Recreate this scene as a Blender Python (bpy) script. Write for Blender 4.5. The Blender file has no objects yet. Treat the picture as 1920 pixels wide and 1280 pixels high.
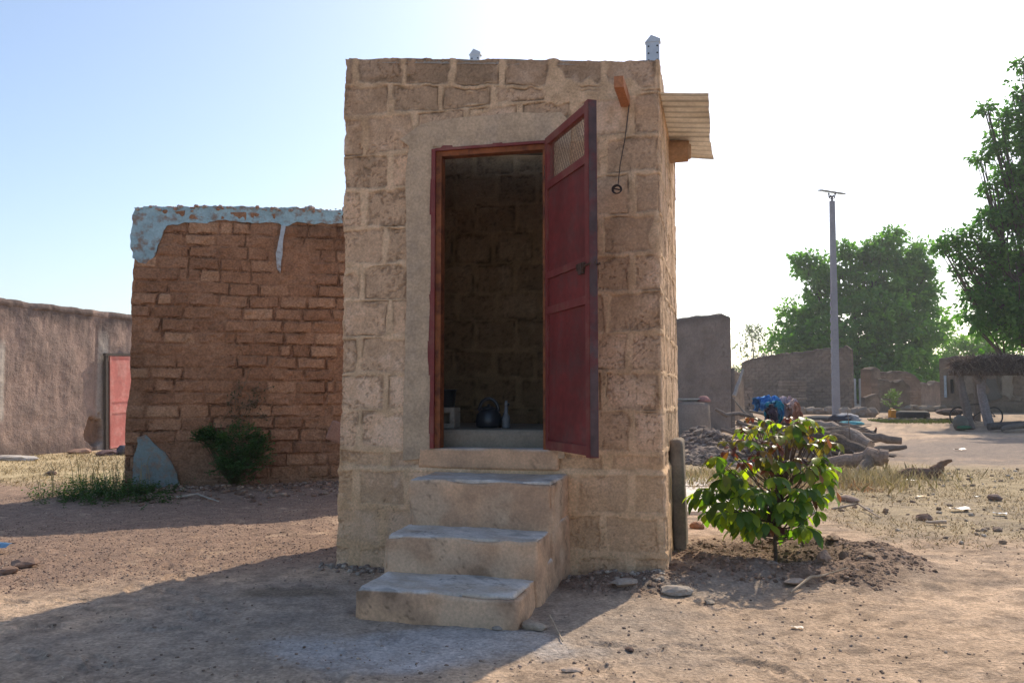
import bpy, bmesh, math, random
import numpy as np
from mathutils import Vector, Matrix
random.seed(7); RNG = np.random.RandomState(7)
R = math.radians
SC = bpy.context.scene
COL = SC.collection
# ------------------------------------------------------------------ camera
FPX, HOR, EYE = 1600.0, 745.0, 1.16
PITCH = math.atan((HOR-640)/FPX)
cam = bpy.data.cameras.new('camera'); cam.sensor_width = 36; cam.lens = 36*FPX/1920
cam.clip_end = 3000; cam.clip_start = .05
co = bpy.data.objects.new('camera', cam); COL.objects.link(co)
co.location = (0, 0, EYE); co.rotation_euler = (R(90)+PITCH, 0, 0)
SC.camera = co
# ------------------------------------------------------------------ sky, sun, exposure
SUN_AZ, SUN_EL = 30.0, 40.0          # azimuth to the right of the view axis
w = bpy.data.worlds.new('World'); SC.world = w; w.use_nodes = True
nt = w.node_tree; bg = nt.nodes['Background']
sky = nt.nodes.new('ShaderNodeTexSky'); sky.sky_type = 'NISHITA'; sky.sun_disc = False
sky.sun_elevation = R(SUN_EL); sky.sun_rotation = R(SUN_AZ)
sky.air_density = 1.0; sky.dust_density = 1.9; sky.ozone_density = 1.5; sky.altitude = 200
nt.links.new(sky.outputs[0], bg.inputs[0]); bg.inputs[1].default_value = .15
sl = bpy.data.lights.new('sun', 'SUN'); sl.energy = 3.8; sl.angle = R(.6); sl.color = (1, .87, .70)
so = bpy.data.objects.new('sun', sl); COL.objects.link(so)
sd = Vector((math.sin(R(SUN_AZ))*math.cos(R(SUN_EL)), math.cos(R(SUN_AZ))*math.cos(R(SUN_EL)), math.sin(R(SUN_EL))))
so.rotation_euler = sd.to_track_quat('Z', 'Y').to_euler(); so.location = (20, 20, 30)
SC.view_settings.view_transform = 'Standard'; SC.view_settings.look = 'None'
SC.view_settings.exposure = .42; SC.view_settings.gamma = 1

# ------------------------------------------------------------------ helpers
CP, SP = math.cos(PITCH), math.sin(PITCH)
def ray(px, py):
    a, b = px-960, 640-py
    return Vector((a, FPX*CP-b*SP, FPX*SP+b*CP))
def at(px, py, d):
    r = ray(px, py); k = d/r.y
    return Vector((r.x*k, d, EYE+r.z*k))
def _h(ix, iy, iz, s):
    n = (ix.astype(np.int64)*374761393 + iy.astype(np.int64)*668265263 + iz.astype(np.int64)*2147483647 + s*974634777) & 0xffffffff
    n = ((n ^ (n >> 13))*1274126177) & 0xffffffff
    n = (n ^ (n >> 16))
    n = (n*2246822519) & 0xffffffff
    return ((n ^ (n >> 15)) & 0xffffff)/float(0xffffff)
def vn(x, y, z=0., s=0):
    x = np.asarray(x, float); y = np.asarray(y, float); z = np.asarray(z, float)+np.zeros_like(x)
    ix, iy, iz = np.floor(x), np.floor(y), np.floor(z)
    fx, fy, fz = x-ix, y-iy, z-iz
    fx = fx*fx*(3-2*fx); fy = fy*fy*(3-2*fy); fz = fz*fz*(3-2*fz)
    r = 0
    for a in (0, 1):
        for b in (0, 1):
            for c in (0, 1):
                r = r+_h(ix+a, iy+b, iz+c, s)*(fx if a else 1-fx)*(fy if b else 1-fy)*(fz if c else 1-fz)
    return r
def fbm(x, y, z=0., s=0, o=4, g=.5):
    t = 0; a = 1; n = 0; f = 1
    for i in range(o):
        t = t+a*vn(np.asarray(x)*f, np.asarray(y)*f, np.asarray(z)*f, s+i*17); n += a; a *= g; f *= 2.03
    return t/n*2-1
def sst(a, b, x):
    t = np.clip((x-a)/(b-a), 0, 1); return t*t*(3-2*t)
def mix(a, b, t):
    return np.asarray(a)*(1-t)[..., None]+np.asarray(b)*t[..., None]

def emat(name):
    m = bpy.data.materials.new(name); m.use_nodes = True
    return m, m.node_tree, m.node_tree.nodes['Principled BSDF']
def N(nt, t, **k):
    n = nt.nodes.new(t)
    for a, v in k.items(): setattr(n, a, v)
    return n
def surf(name, color=None, rough=.9, ns=30., na=.3, ns2=4., na2=.2, bump=.4, bs=60., bd=.006, metal=0., spec=.25, tint=None, ta=0., ts=3., pit=0., ps=120.):
    """attribute (or flat) base colour x two scales of noise, with bump; tint = second colour in soft patches"""
    m, t, b = emat(name); L = t.links
    tc = N(t, 'ShaderNodeTexCoord')
    if color is None:
        c = N(t, 'ShaderNodeAttribute', attribute_name='Col').outputs['Color']
    else:
        r = N(t, 'ShaderNodeRGB'); r.outputs[0].default_value = (*color, 1); c = r.outputs[0]
    def noise(sc, det=5, rg=.6):
        n = N(t, 'ShaderNodeTexNoise'); n.inputs['Scale'].default_value = sc; n.inputs['Detail'].default_value = det
        n.inputs['Roughness'].default_value = rg; L.new(tc.outputs['Object'], n.inputs['Vector']); return n.outputs['Fac']
    if tint:
        mr = N(t, 'ShaderNodeMapRange'); L.new(noise(ts, 6, .65), mr.inputs[0])
        mr.inputs[1].default_value = .48; mr.inputs[2].default_value = .62; mr.inputs[4].default_value = ta
        mx = N(t, 'ShaderNodeMix', data_type='RGBA'); L.new(mr.outputs[0], mx.inputs[0]); L.new(c, mx.inputs[6]); mx.inputs[7].default_value = (*tint, 1); c = mx.outputs[2]
    for sc, am in ((ns, na), (ns2, na2)):
        mr = N(t, 'ShaderNodeMapRange'); L.new(noise(sc), mr.inputs[0])
        mr.inputs[1].default_value = .25; mr.inputs[2].default_value = .75
        mr.inputs[3].default_value = 1-am; mr.inputs[4].default_value = 1+am
        vm = N(t, 'ShaderNodeVectorMath', operation='SCALE'); L.new(c, vm.inputs[0]); L.new(mr.outputs[0], vm.inputs['Scale']); c = vm.outputs[0]
    L.new(c, b.inputs['Base Color'])
    b.inputs['Roughness'].default_value = rough; b.inputs['Metallic'].default_value = metal; b.inputs['Specular IOR Level'].default_value = spec
    if bump > 0:
        bp = N(t, 'ShaderNodeBump'); bp.inputs['Strength'].default_value = bump; bp.inputs['Distance'].default_value = bd
        L.new(noise(bs, 8, .65), bp.inputs['Height']); L.new(bp.outputs[0], b.inputs['Normal'])
    return m
def leafmat(name, rough=.5, trans=.45, tcol=(1.25, 1.5, .35), spec=.3):
    m, t, b = emat(name); L = t.links
    a = N(t, 'ShaderNodeAttribute', attribute_name='Col')
    L.new(a.outputs['Color'], b.inputs['Base Color']); b.inputs['Roughness'].default_value = rough; b.inputs['Specular IOR Level'].default_value = spec
    vm = N(t, 'ShaderNodeVectorMath', operation='MULTIPLY'); L.new(a.outputs['Color'], vm.inputs[0]); vm.inputs[1].default_value = tcol
    tr = N(t, 'ShaderNodeBsdfTranslucent'); L.new(vm.outputs[0], tr.inputs[0])
    ms = N(t, 'ShaderNodeMixShader'); ms.inputs[0].default_value = trans
    L.new(b.outputs[0], ms.inputs[1]); L.new(tr.outputs[0], ms.inputs[2])
    L.new(ms.outputs[0], t.nodes['Material Output'].inputs[0])
    return m

def tag(o, label=None, cat=None, group=None, kind=None):
    if label: o['label'] = label
    if cat: o['category'] = cat
    if group: o['group'] = group
    if kind: o['kind'] = kind
    return o
def empty(name, loc, rz=0, label=None, cat=None, group=None):
    o = bpy.data.objects.new(name, None); COL.objects.link(o); o.location = loc; o.rotation_euler = (0, 0, rz)
    o.empty_display_size = .1
    return tag(o, label, cat, group)
class MB:
    def __init__(s): s.v = []; s.f = []; s.c = []; s.n = 0
    def add(s, V, F, c=None):
        V = np.asarray(V, float).reshape(-1, 3)
        if isinstance(F, np.ndarray): F = (F+s.n).tolist()
        else: F = [[i+s.n for i in f] for f in F]
        s.v.append(V); s.f += F
        if c is None: c = (1, 1, 1)
        c = np.asarray(c, float)
        if c.ndim == 1: c = np.tile(c, (len(V), 1))
        s.c.append(c); s.n += len(V); return s
    def box(s, a, b, c=None, M=None):
        x0, y0, z0 = a; x1, y1, z1 = b
        V = np.array([(x, y, z) for z in (z0, z1) for y in (y0, y1) for x in (x0, x1)], float)
        if M is not None: V = np.array([M @ Vector(p) for p in V])
        return s.add(V, [[0, 2, 3, 1], [4, 5, 7, 6], [0, 1, 5, 4], [2, 6, 7, 3], [0, 4, 6, 2], [1, 3, 7, 5]], c)
    def tube(s, pts, rad, n=8, c=None, nz=0., seed=0, cap=True, nf=6., flat=1.):
        P = [Vector(p) for p in pts]
        if not hasattr(rad, '__len__'): rad = [rad]*len(P)
        V = []; F = []; up = None
        for i, p in enumerate(P):
            d = (P[min(i+1, len(P)-1)]-P[max(i-1, 0)])
            d = d.normalized() if d.length > 1e-9 else Vector((0, 0, 1))
            if up is None: up = Vector((0, 0, 1)) if abs(d.z) < .9 else Vector((1, 0, 0))
            a = d.cross(up).normalized(); b = a.cross(d).normalized(); up = b
            for k in range(n):
                t = 2*math.pi*k/n
                V.append(p+(a*math.cos(t)+b*math.sin(t)*flat)*rad[i])
        V = np.array(V)
        if nz:
            cen = np.repeat(np.array([tuple(p) for p in P]), n, 0)
            q = V*nf; k = 1+nz*fbm(q[:, 0], q[:, 1], q[:, 2], seed, 3)*2
            V = cen+(V-cen)*k[:, None]
        m = len(P)
        for i in range(m-1):
            for k in range(n):
                k2 = (k+1) % n; F.append([i*n+k, i*n+k2, (i+1)*n+k2, (i+1)*n+k])
        if cap: F.append(list(range(n))[::-1]); F.append([(m-1)*n+k for k in range(n)])
        return s.add(V, F, c)
    def lathe(s, prof, n=20, o=(0, 0, 0), c=None, M=None):
        V = []; F = []
        for r, z in prof:
            for k in range(n):
                t = 2*math.pi*k/n; V.append((r*math.cos(t), r*math.sin(t), z))
        for i in range(len(prof)-1):
            for k in range(n):
                k2 = (k+1) % n; F.append([i*n+k, i*n+k2, (i+1)*n+k2, (i+1)*n+k])
        V = np.array(V)
        if M is not None: V = np.array([M @ Vector(p) for p in V])
        return s.add(V+np.array(o), F, c)
    def grid(s, P, c=None, mask=None, flip=False):
        """P: (m,n,3)"""
        m, n = P.shape[:2]; idx = np.arange(m*n).reshape(m, n)
        F = np.stack([idx[:-1, :-1], idx[:-1, 1:], idx[1:, 1:], idx[1:, :-1]], -1)
        if flip: F = F[..., ::-1]
        F = F[mask] if mask is not None else F.reshape(-1, 4)
        cc = None if c is None else (np.asarray(c).reshape(-1, 3) if np.ndim(c) > 1 else c)
        return s.add(P.reshape(-1, 3), F, cc)
    def build(s, name, mat, parent=None, smooth=False, loc=None):
        V = np.concatenate(s.v); C = np.concatenate(s.c)
        if loc is not None: V = V-np.array(loc)
        me = bpy.data.meshes.new(name); me.from_pydata(V.tolist(), [], s.f); 
        ca = me.color_attributes.new('Col', 'FLOAT_COLOR', 'POINT')
        ca.data.foreach_set('color', np.hstack([C, np.ones((len(C), 1))]).ravel())
        me.polygons.foreach_set('use_smooth', [smooth]*len(me.polygons))
        me.materials.append(mat); me.update()
        o = bpy.data.objects.new(name, me); COL.objects.link(o)
        if loc is not None: o.location = loc
        if parent: o.parent = parent
        return o
def weld(o, d=1e-4):
    b = bmesh.new(); b.from_mesh(o.data); bmesh.ops.remove_doubles(b, verts=b.verts, dist=d)
    bmesh.ops.recalc_face_normals(b, faces=b.faces); b.to_mesh(o.data); b.free(); return o
def rbox(mb, a, b, r=.02, res=.03, amp=.01, nf=8., seed=0, c=(.4, .3, .2), cfn=None, M=None, chip=0.):
    """worn box: rounded, noise-displaced, positions are a function of position so the seams meet"""
    a = np.array(a, float); b = np.array(b, float); cen = (a+b)/2; h = (b-a)/2; r = min(r, h.min()*.98)
    for ax in range(3):
        u, v = [i for i in range(3) if i != ax]
        nu = max(3, int(math.ceil(2*h[u]/res))+1); nv = max(3, int(math.ceil(2*h[v]/res))+1)
        U, Vv = np.meshgrid(np.linspace(-h[u], h[u], nu), np.linspace(-h[v], h[v], nv), indexing='ij')
        for sg in (-1, 1):
            P = np.zeros(U.shape+(3,)); P[..., u] = U; P[..., v] = Vv; P[..., ax] = sg*h[ax]
            q = np.clip(P, -(h-r), h-r); dd = P-q; ln = np.maximum(np.linalg.norm(dd, axis=-1, keepdims=True), 1e-9)
            nrm = dd/ln; P = q+nrm*r+cen; g = P*nf
            n = fbm(g[..., 0], g[..., 1], g[..., 2], seed, 4)
            n2 = fbm(g[..., 0]*.3+9, g[..., 1]*.3, g[..., 2]*.3, seed+5, 2)
            ed = (np.abs(P-cen) > (h-r*1.2)).sum(-1) >= 2
            ch = np.where(ed, chip*np.clip(fbm(g[..., 0]*.5, g[..., 1]*.5, g[..., 2]*.5, seed+3, 2), 0, 1), 0)
            P = P+nrm*(amp*n+amp*1.5*n2-ch)[..., None]
            C = cfn(P, nrm) if cfn else np.tile(np.array(c), U.shape+(1,))
            if M is not None: P = P @ np.array(M.to_3x3()).T+np.array(M.translation)
            mb.grid(P, C, flip=(sg > 0) ^ (ax == 1))
    return mb
def prism(mb, poly, fn, th, jit=0., seed=0, c=None, step=.03):
    """outline (2D points, CCW as seen from outside) -> fn(u,v,offset) points; raised by th"""
    pts = []
    k = len(poly)
    for i in range(k):
        p = np.array(poly[i], float); q = np.array(poly[(i+1) % k], float); m = max(1, int(np.linalg.norm(q-p)/step))
        for j in range(m): pts.append(p+(q-p)*j/m)
    pts = np.array(pts)
    if jit:
        pts = pts+jit*np.stack([fbm(pts[:, 0]*9, pts[:, 1]*9, 0, seed, 4), fbm(pts[:, 0]*9, pts[:, 1]*9, 7, seed, 4)], -1)
    n = len(pts)
    V = [fn(p[0], p[1], th) for p in pts]+[fn(p[0], p[1], -.02) for p in pts]
    cen = pts.mean(0)
    F = [list(range(n))]+[[i+n, (i+1) % n+n, (i+1) % n, i] for i in range(n)]
    mb.add(V, F, c)
def scatter(mb, tmpl, P, S, colors, seed=0, squash=(1, 1, .7)):
    rg = np.random.RandomState(seed); n = len(P)
    for ti, (TV, TF) in enumerate(tmpl):
        sel = np.arange(ti, n, len(tmpl))
        if not len(sel): continue
        m = len(sel)
        q = rg.normal(size=(m, 4)); q /= np.linalg.norm(q, axis=1)[:, None]
        w_, x, y, z = q.T
        Rm = np.stack([1-2*(y*y+z*z), 2*(x*y-z*w_), 2*(x*z+y*w_), 2*(x*y+z*w_), 1-2*(x*x+z*z), 2*(y*z-x*w_), 2*(x*z-y*w_), 2*(y*z+x*w_), 1-2*(x*x+y*y)], -1).reshape(m, 3, 3)
        V = np.einsum('mij,vj->mvi', Rm, TV)*S[sel][:, None, None]*np.array(squash)+P[sel][:, None, :]
        F = (TF[None]+(np.arange(m)*len(TV))[:, None, None]).reshape(-1, TF.shape[1])
        C = np.repeat(colors[sel], len(TV), 0)
        mb.add(V.reshape(-1, 3), F, C)
def rock_templates(k=5, sub=1, amp=.35, seed=3):
    out = []
    for i in range(k):
        b = bmesh.new(); bmesh.ops.create_icosphere(b, subdivisions=sub, radius=1)
        V = np.array([tuple(v.co) for v in b.verts]); F = np.array([[v.index for v in f.verts] for f in b.faces]); b.free()
        V = V*(1+amp*fbm(V[:, 0]*1.5+i*9, V[:, 1]*1.5, V[:, 2]*1.5, seed+i, 3))[:, None]
        V = V*np.array([1, .8, .7]); out.append((V, F))
    return out
ROCK = rock_templates(); ROCK2 = rock_templates(4, 2, .5, 30)

# ------------------------------------------------------------------ ground height
SHR = (1.86, 6.12)
_rf = random.Random(9); FEET = []
for _ in range(16):
    d_ = _rf.uniform(2.9, 6.8); x_ = _rf.uniform(-.6, .6)*d_; a_ = _rf.uniform(0, 6.28)
    for k_ in range(5):
        px_ = x_+k_*.34*math.cos(a_)+(.07 if k_ % 2 else -.07)*math.sin(a_); py_ = d_+k_*.34*math.sin(a_)-(.07 if k_ % 2 else -.07)*math.cos(a_)
        if not (-1.5 < px_ < 1.2 and py_ > 4.3): FEET.append((px_, py_, a_+_rf.uniform(-.2, .2), _rf.uniform(.85, 1.1)))
def gz(x, y):
    x = np.asarray(x, float); y = np.asarray(y, float)
    z = np.interp(y, [0, 28, 38, 62, 90, 1000], [0, 0, .36, .66, .8, .8])
    z = z+.02*fbm(x*.7, y*.7, 0, 1, 3)*sst(1.5, 4, y)
    if z.ndim and z.size > 50000:
        near = (y > 2.2) & (y < 8.5); xn, yn = x[near], y[near]; dz = np.zeros_like(xn)
        for fx, fy, fa, fs in FEET:
            m = (np.abs(xn-fx) < .35) & (np.abs(yn-fy) < .35); ax, ay = xn[m]-fx, yn[m]-fy
            p_ = (ax*math.cos(fa)+ay*math.sin(fa))/(.125*fs); q_ = (-ax*math.sin(fa)+ay*math.cos(fa))/(.045*fs); r_ = np.hypot(p_, q_)
            dz[m] += -.011*sst(1.1, .75, r_)+.006*np.exp(-((r_-1.25)/.2)**2)
        z[near] += dz
    # planting pit with a berm of thrown-up soil
    dx, dy = x-SHR[0], y-SHR[1]
    r = np.hypot(dx*.95, dy)*(1+.18*fbm(x*1.2, y*1.2, 0, 8, 2))
    z = z+.085*np.exp(-((r-.62)/.26)**2)-.06*np.exp(-(r/.33)**2)
    dx, dy = x-2.5, y-5.95
    z = z+.05*np.exp(-(dx/.5)**2-(dy/.45)**2)
    dx, dy = x-.62, y-5.33; z = z+.05*np.exp(-(dx/.35)**2-(dy/.22)**2)
    dx, dy = x-1.25, y-5.5; z = z+.05*np.exp(-(dx/.5)**2-(dy/.35)**2)
    z = z+.35*np.exp(-((x-5.9)/1.1)**2-((y-17.6)/1.1)**2)+.45*np.exp(-((x-4.35)/.5)**2-((y-19.6)/1.6)**2)
    mm = mound(x, y)
    z = z+mm*(.030*fbm(x*7, y*7, 0, 4, 4)+.024*np.abs(fbm(x*16, y*16, 0, 5, 4)))
    # earth banked against the mud brick wall
    dw = (y-(10.9+(x+2.2)*.25))
    z = z+.10*np.exp(-((dw+.35)/.55)**2)*sst(-6, -3.5, x)*sst(1, 0, x)*(1+.4*fbm(x*3, y*3, 0, 6, 3))
    rd = redz(x, y); z = z+rd*.010*fbm(x*14, y*14, 0, 9, 3)+rd*.02*fbm(x*2.2, y*2.2, 0, 19, 2)
    z = z+.008*fbm(x*7, y*7, 0, 12, 4)*sst(14, 8, y)+.004*fbm(x*28, y*28, 0, 13, 2)*sst(8, 5, y)
    dx, dy = x+4.35, y-6.75; z = z+.05*np.exp(-(dx/.3)**2-(dy/.25)**2)*(1+.8*fbm(x*12, y*12, 0, 2, 3))
    # path ruts in the right foreground
    z = z+.01*fbm((x+y*.8)*1.2, (y-x*.4)*7, 0, 21, 3)*sst(1.5, 3, x)*sst(9, 7, y)
    return z
def mound(x, y):
    dx, dy = x-1.88, y-5.95
    r = np.hypot(dx/.86, dy/.76)+.35*fbm(x*2, y*2, 0, 14, 4)
    a = sst(1.12, .8, r)
    dx, dy = x-.75, y-5.38; r2 = np.hypot(dx/.62, dy/.3)+.4*fbm(x*3, y*3, 0, 15, 4)
    return np.maximum(a, sst(1.15, .7, r2))
def redz(x, y):
    n = .5*fbm(x*.9, y*.9, 0, 31, 3)
    return sst(.6, -.3, (x+1.4)+n)*sst(4.9, 5.7, y-(x+3)*.35+n)*sst(13, 10.5, y)*sst(-14, -9, x)
GB = surf('earth', None, rough=.95, ns=50, na=.42, ns2=9, na2=.26, bump=1.0, bs=45, bd=.02, spec=.1)
def ground_color(x, y):
    n1 = fbm(x*1.1, y*1.1, 0, 41, 4); n2 = fbm(x*5, y*5, 0, 42, 4); n3 = fbm(x*.35, y*.35, 0, 43, 3)
    C = mix((.44, .33, .24), (.53, .395, .285), sst(-.4, .4, n1))
    C = mix(C, np.array((.30, .235, .185)), .6*sst(-.1, .35, n2+.4*n1)); n5 = fbm(x*14, y*14, 0, 46, 4); C = C*(1-.32*sst(-.05, .45, n5)*sst(16, 8, y))[..., None]
    C = mix(C, np.array((.25, .20, .16)), .6*sst(.05, .4, fbm(x*2.2+y, y*3.4-x, 0, 47, 4))*sst(1., 2.2, x)*sst(4.2, 5, y))
    C = mix(C, np.array((.235, .165, .13)), .85*redz(x, y)*sst(-.7, .2, n2+.4))
    C = C*np.array((1.08, 1.045, 1.0)); tk = fbm((x+y*.8)*.9, (y-x*.35)*6, 0, 48, 4); C = C*(1+.16*np.clip(tk*2, -1, 1)*sst(.8, 2.5, x))[..., None]
    # grey dusty cement in front of the steps
    px = x+.45; py = y-4.05
    r = np.hypot(px/.95, py/.5)+.5*fbm(x*3, y*3, 0, 44, 4)
    C = mix(C, np.array((.64, .61, .60)), .8*sst(.95, .35, r))
    r = np.hypot((x+.9)/2.2, (y-4.6)/1.2)+.4*n1
    C = mix(C, np.array((.33, .285, .24)), .5*sst(1.1, .5, r))
    # damp stain
    r = np.hypot((x+1.35)/.35, (y-5.15)/.16)+.4*n2
    C = mix(C, np.array((.17, .125, .08)), .6*sst(1.1, .5, r))
    # straw-strewn soil on the right
    g = sst(6.6, 7.6, y+.5*n1)*sst(2.6, 3.4, x+.3*n1-(y-8)*.05)*sst(16, 13, y)
    C = mix(C, mix((.27, .225, .155), (.40, .32, .20), sst(-.3, .3, n2)), .8*g)
    g = sst(11.2, 12.5, y)*sst(19, 17, y)*sst(-3.5, -5, x)
    C = mix(C, mix((.40, .32, .18), (.52, .42, .25), sst(-.3, .3, n2)), .85*g)
    g = sst(9, 11, y)*sst(17, 14, y)*sst(2, 2.6, x)*sst(9, 6.5, x)
    C = mix(C, mix((.33, .26, .15), (.42, .33, .2), sst(-.3, .3, n2)), .7*g)
    m = mound(x, y)
    C = mix(C, mix((.155, .105, .075), (.26, .18, .13), sst(-.35, .35, n2)), .95*m)
    r = np.hypot((x-SHR[0])/.4, (y-SHR[1]+.02)/.3)+.3*n2
    C = mix(C, np.array((.05, .035, .025)), .8*sst(1.1, .6, r))
    r = np.hypot((x-1.25)/.5, (y-5.25)/.3)+.4*n2
    C = mix(C, np.array((.27, .235, .2)), .7*sst(1.1, .5, r))
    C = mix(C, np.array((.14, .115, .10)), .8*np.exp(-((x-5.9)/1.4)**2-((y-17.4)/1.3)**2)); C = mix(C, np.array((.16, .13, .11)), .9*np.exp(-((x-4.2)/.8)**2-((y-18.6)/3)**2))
    C = mix(C, np.array((.21, .175, .155)), .8*sst(0, .5, 1-np.hypot((x-11.3-(y-20)*.55)/3.8, (y-20.)/7)+.25*n1+.15*n2)*sst(4.6, 6.5, x))  # greyer soil at right, with the large shaded patch painted into its colour
    C = mix(C, np.array((.30, .235, .18)), .5*sst(14, 24, y)*sst(-.2, .4, n3+.4*n1))
    return C
def ground():
    ys = [-300, -120, -60, -30, -16, -9, -5, -2.5, -1, 0, .8, 1.4, 1.9]
    y = 2.2
    while y < 16: ys.append(y); y += max(.016, .0042*y)
    while y < 900: ys.append(y); y *= 1.03
    ys = np.array(ys)
    f = np.linspace(-.78, .78, 620); o = [.9, 1.05, 1.3, 1.7, 2.4, 4, 8, 20, 60]
    cs = np.concatenate([[-a for a in o[::-1]], f, o])
    Y = np.repeat(ys[:, None], len(cs), 1)
    s = np.where(ys > 2.2, ys, 2.2+np.abs(2.2-ys)*.6)
    X = cs[None]*s[:, None]
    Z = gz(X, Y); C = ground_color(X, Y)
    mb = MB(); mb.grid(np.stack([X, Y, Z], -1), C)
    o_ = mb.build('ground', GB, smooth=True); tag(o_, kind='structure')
ground()
def G(px, py, dz=0.):
    """where the ray through a pixel meets the ground"""
    r = ray(px, py); d = 2.5
    z = EYE
    for i in range(60):
        p = at(px, py, d); g = float(gz(p.x, p.y))
        if p.z-g < .001: break
        d += max(.002, (p.z-g)/(-r.z/r.y)*.7) if r.z < 0 else 5
    return Vector((p.x, p.y, g+dz))
def onground(x, y, dz=0.): return Vector((x, y, float(gz(x, y))+dz))

# ------------------------------------------------------------------ block building
FL = Vector((-1.22, 6.04, 0)); FRt = Vector((.97, 5.5, 0))
TH = math.atan2(-(FRt-FL).y, (FRt-FL).x); WB = (FRt-FL).length; LB = 1.95; TW = .17
bld = empty('block_building', FL, -TH, 'tall narrow grey-brown cement block building with three steps and an open red metal door', 'building')
UX = Vector((math.cos(TH), -math.sin(TH), 0)); UY = Vector((math.sin(TH), math.cos(TH), 0))
def fr(px, py, w0=0.):
    """pixel -> (u,z) on the building plane at depth w0"""
    r = ray(px, py); o = Vector((0, 0, EYE))-FL
    k = (w0-o.dot(UY))/r.dot(UY); p = o+r*k
    return p.dot(UX), p.z
COURSES = np.array([-.3, .15, .405, .675, .80, 1.07, 1.325, 1.58, 1.845, 2.09, 2.345, 2.615, 2.86, 3.13, 3.40, 3.9])
COURSES = np.where(COURSES > 1.16, 1.16+(COURSES-1.16)*(1+.0226*(COURSES-1.16)/2.4), COURSES)
def topz(u): return 3.612-.238*np.clip(u/WB, 0, 1)
def blocks(s, z, seed=0, off=.17, L=.38):
    """joint distance, block id, course id"""
    ws = s+.014*fbm(s*5, z*5, 0, seed+1, 3); wz = z+.014*fbm(s*4, z*6, 3, seed+2, 3)
    wz2 = wz
    k = np.searchsorted(COURSES, wz)-1; k = np.clip(k, 0, len(COURSES)-2)
    dz = np.minimum(wz-COURSES[k], COURSES[k+1]-wz)
    jit = (_h(k, k*0, k*0, seed+7)-.5)*.06
    f = (ws-(off+.19*(k % 2)+jit))/L
    ib = np.floor(f); ds = np.minimum(f-ib, 1-(f-ib))*L
    return ds, dz, _h(ib, k, k*0, seed+11), k
def wallfield(s, z, top, seed, inner=False):
    ds, dz, bid, k = blocks(s, z, seed)
    # the top course follows the roof slope
    tt = top-z
    intop = tt < .19
    dtop = np.abs(tt-.19)
    fw = (s+.02*fbm(s*6, z*6, 0, seed+9, 2)-.1)/.36; d2 = np.minimum(fw-np.floor(fw), 1-(fw-np.floor(fw)))*.36
    ds = np.where(intop, d2, ds); dz = np.where(intop, np.minimum(dtop, .2), np.minimum(dz, dtop))
    wj = .007+.011*(fbm(s*7, z*7, 2, seed+3, 3)+.5)
    wv = wj*1.5+.004
    e = np.minimum(dz-wj, ds-wv)                      # >0 inside a block
    sm = fbm(s*3.1, z*3.1, 5, seed+4, 3)              # smeared render over joints and blocks
    low = sst(.85, .70, z)
    blk = sst(-.004, .012, e+.010*fbm(s*25, z*25, 0, seed+5, 3)-.06*sst(.3, .65, sm)-.02*low*sst(-.2, .5, sm))
    n_f = fbm(s*60, z*60, 0, seed+6, 3); n_m = fbm(s*16, z*16, 0, seed+8, 4); n_l = fbm(s*1.6, z*1.6, 0, seed+10, 3)
    pits = sst(.16, .5, n_f+.5*n_m+.3*sst(.05, 0., e))*sst(-.4, .35, fbm(s*4.5, z*4.5, 8, seed+12, 3)+.1)
    h = (-.004+.006*(bid-.5))*blk+.006*n_m*blk-.006*pits*blk+.004*n_m*(1-blk)+.010*n_l
    groove = np.exp(-(e/.005)**2)*sst(-.1, .35, fbm(s*5, z*5, 4, seed+13, 2))*sst(-.15,.1,.1-low)
    h = h-.010*groove
    edge = sst(.045, .0, e)
    cb = mix((.46, .338, .238), (.59, .43, .305), bid)
    cb = mix(cb, np.array((.68, .53, .41)), .75*sst(-.05, .45, n_l+.6*n_m+.5*(bid-.5))*(1-.7*edge))
    cb = cb*(1-.27*pits-.20*edge*sst(-.2, .3, n_m)-.10*sst(.1, .5, n_f))[..., None]
    cm = mix((.62, .475, .335), (.50, .375, .255), sst(-.4, .4, n_m+.4*n_l))
    C = mix(cm, cb, blk)*(1-.6*groove)[..., None]
    C = mix(C, np.array((.54, .37, .22)), .5*low*sst(-.6, .4, sm+.2))
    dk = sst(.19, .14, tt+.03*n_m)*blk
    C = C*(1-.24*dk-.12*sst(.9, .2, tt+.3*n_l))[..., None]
    gl = sst(-.1, .45, fbm(s*2.2, z*2.2, 1, seed+20, 4))                          # grey-green weathering of some blocks
    C = mix(C, C*np.array((.78, .80, .80)), .6*gl*blk)
    lc = fbm(s*11, z*11, 6, seed+30, 4); ck = np.exp(-(lc/.016)**2)*sst(.15, .4, fbm(s*2.6, z*2.6, 6, seed+31, 2)); C = C*(1-.45*ck)[..., None]; h = h-.003*ck
    C = mix(C, C*np.array((.72, .66, .60)), .55*sst(.05, .45, fbm(s*3.4, z*1.3, 2, seed+32, 4)))
    C = C*np.array((1.20, 1.10, 1.0))
    if inner: C = C*np.array((.50, .46, .38))  # same blocks, with the dimness inside painted into their colour
    return h, C
uA, zS = fr(812, 843); uB, _ = fr(1033, 600); _, zT = fr(900, 277)
uA = round(uA, 3); uB = round(uB, 3); zS = .815; zT = 2.885
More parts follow.
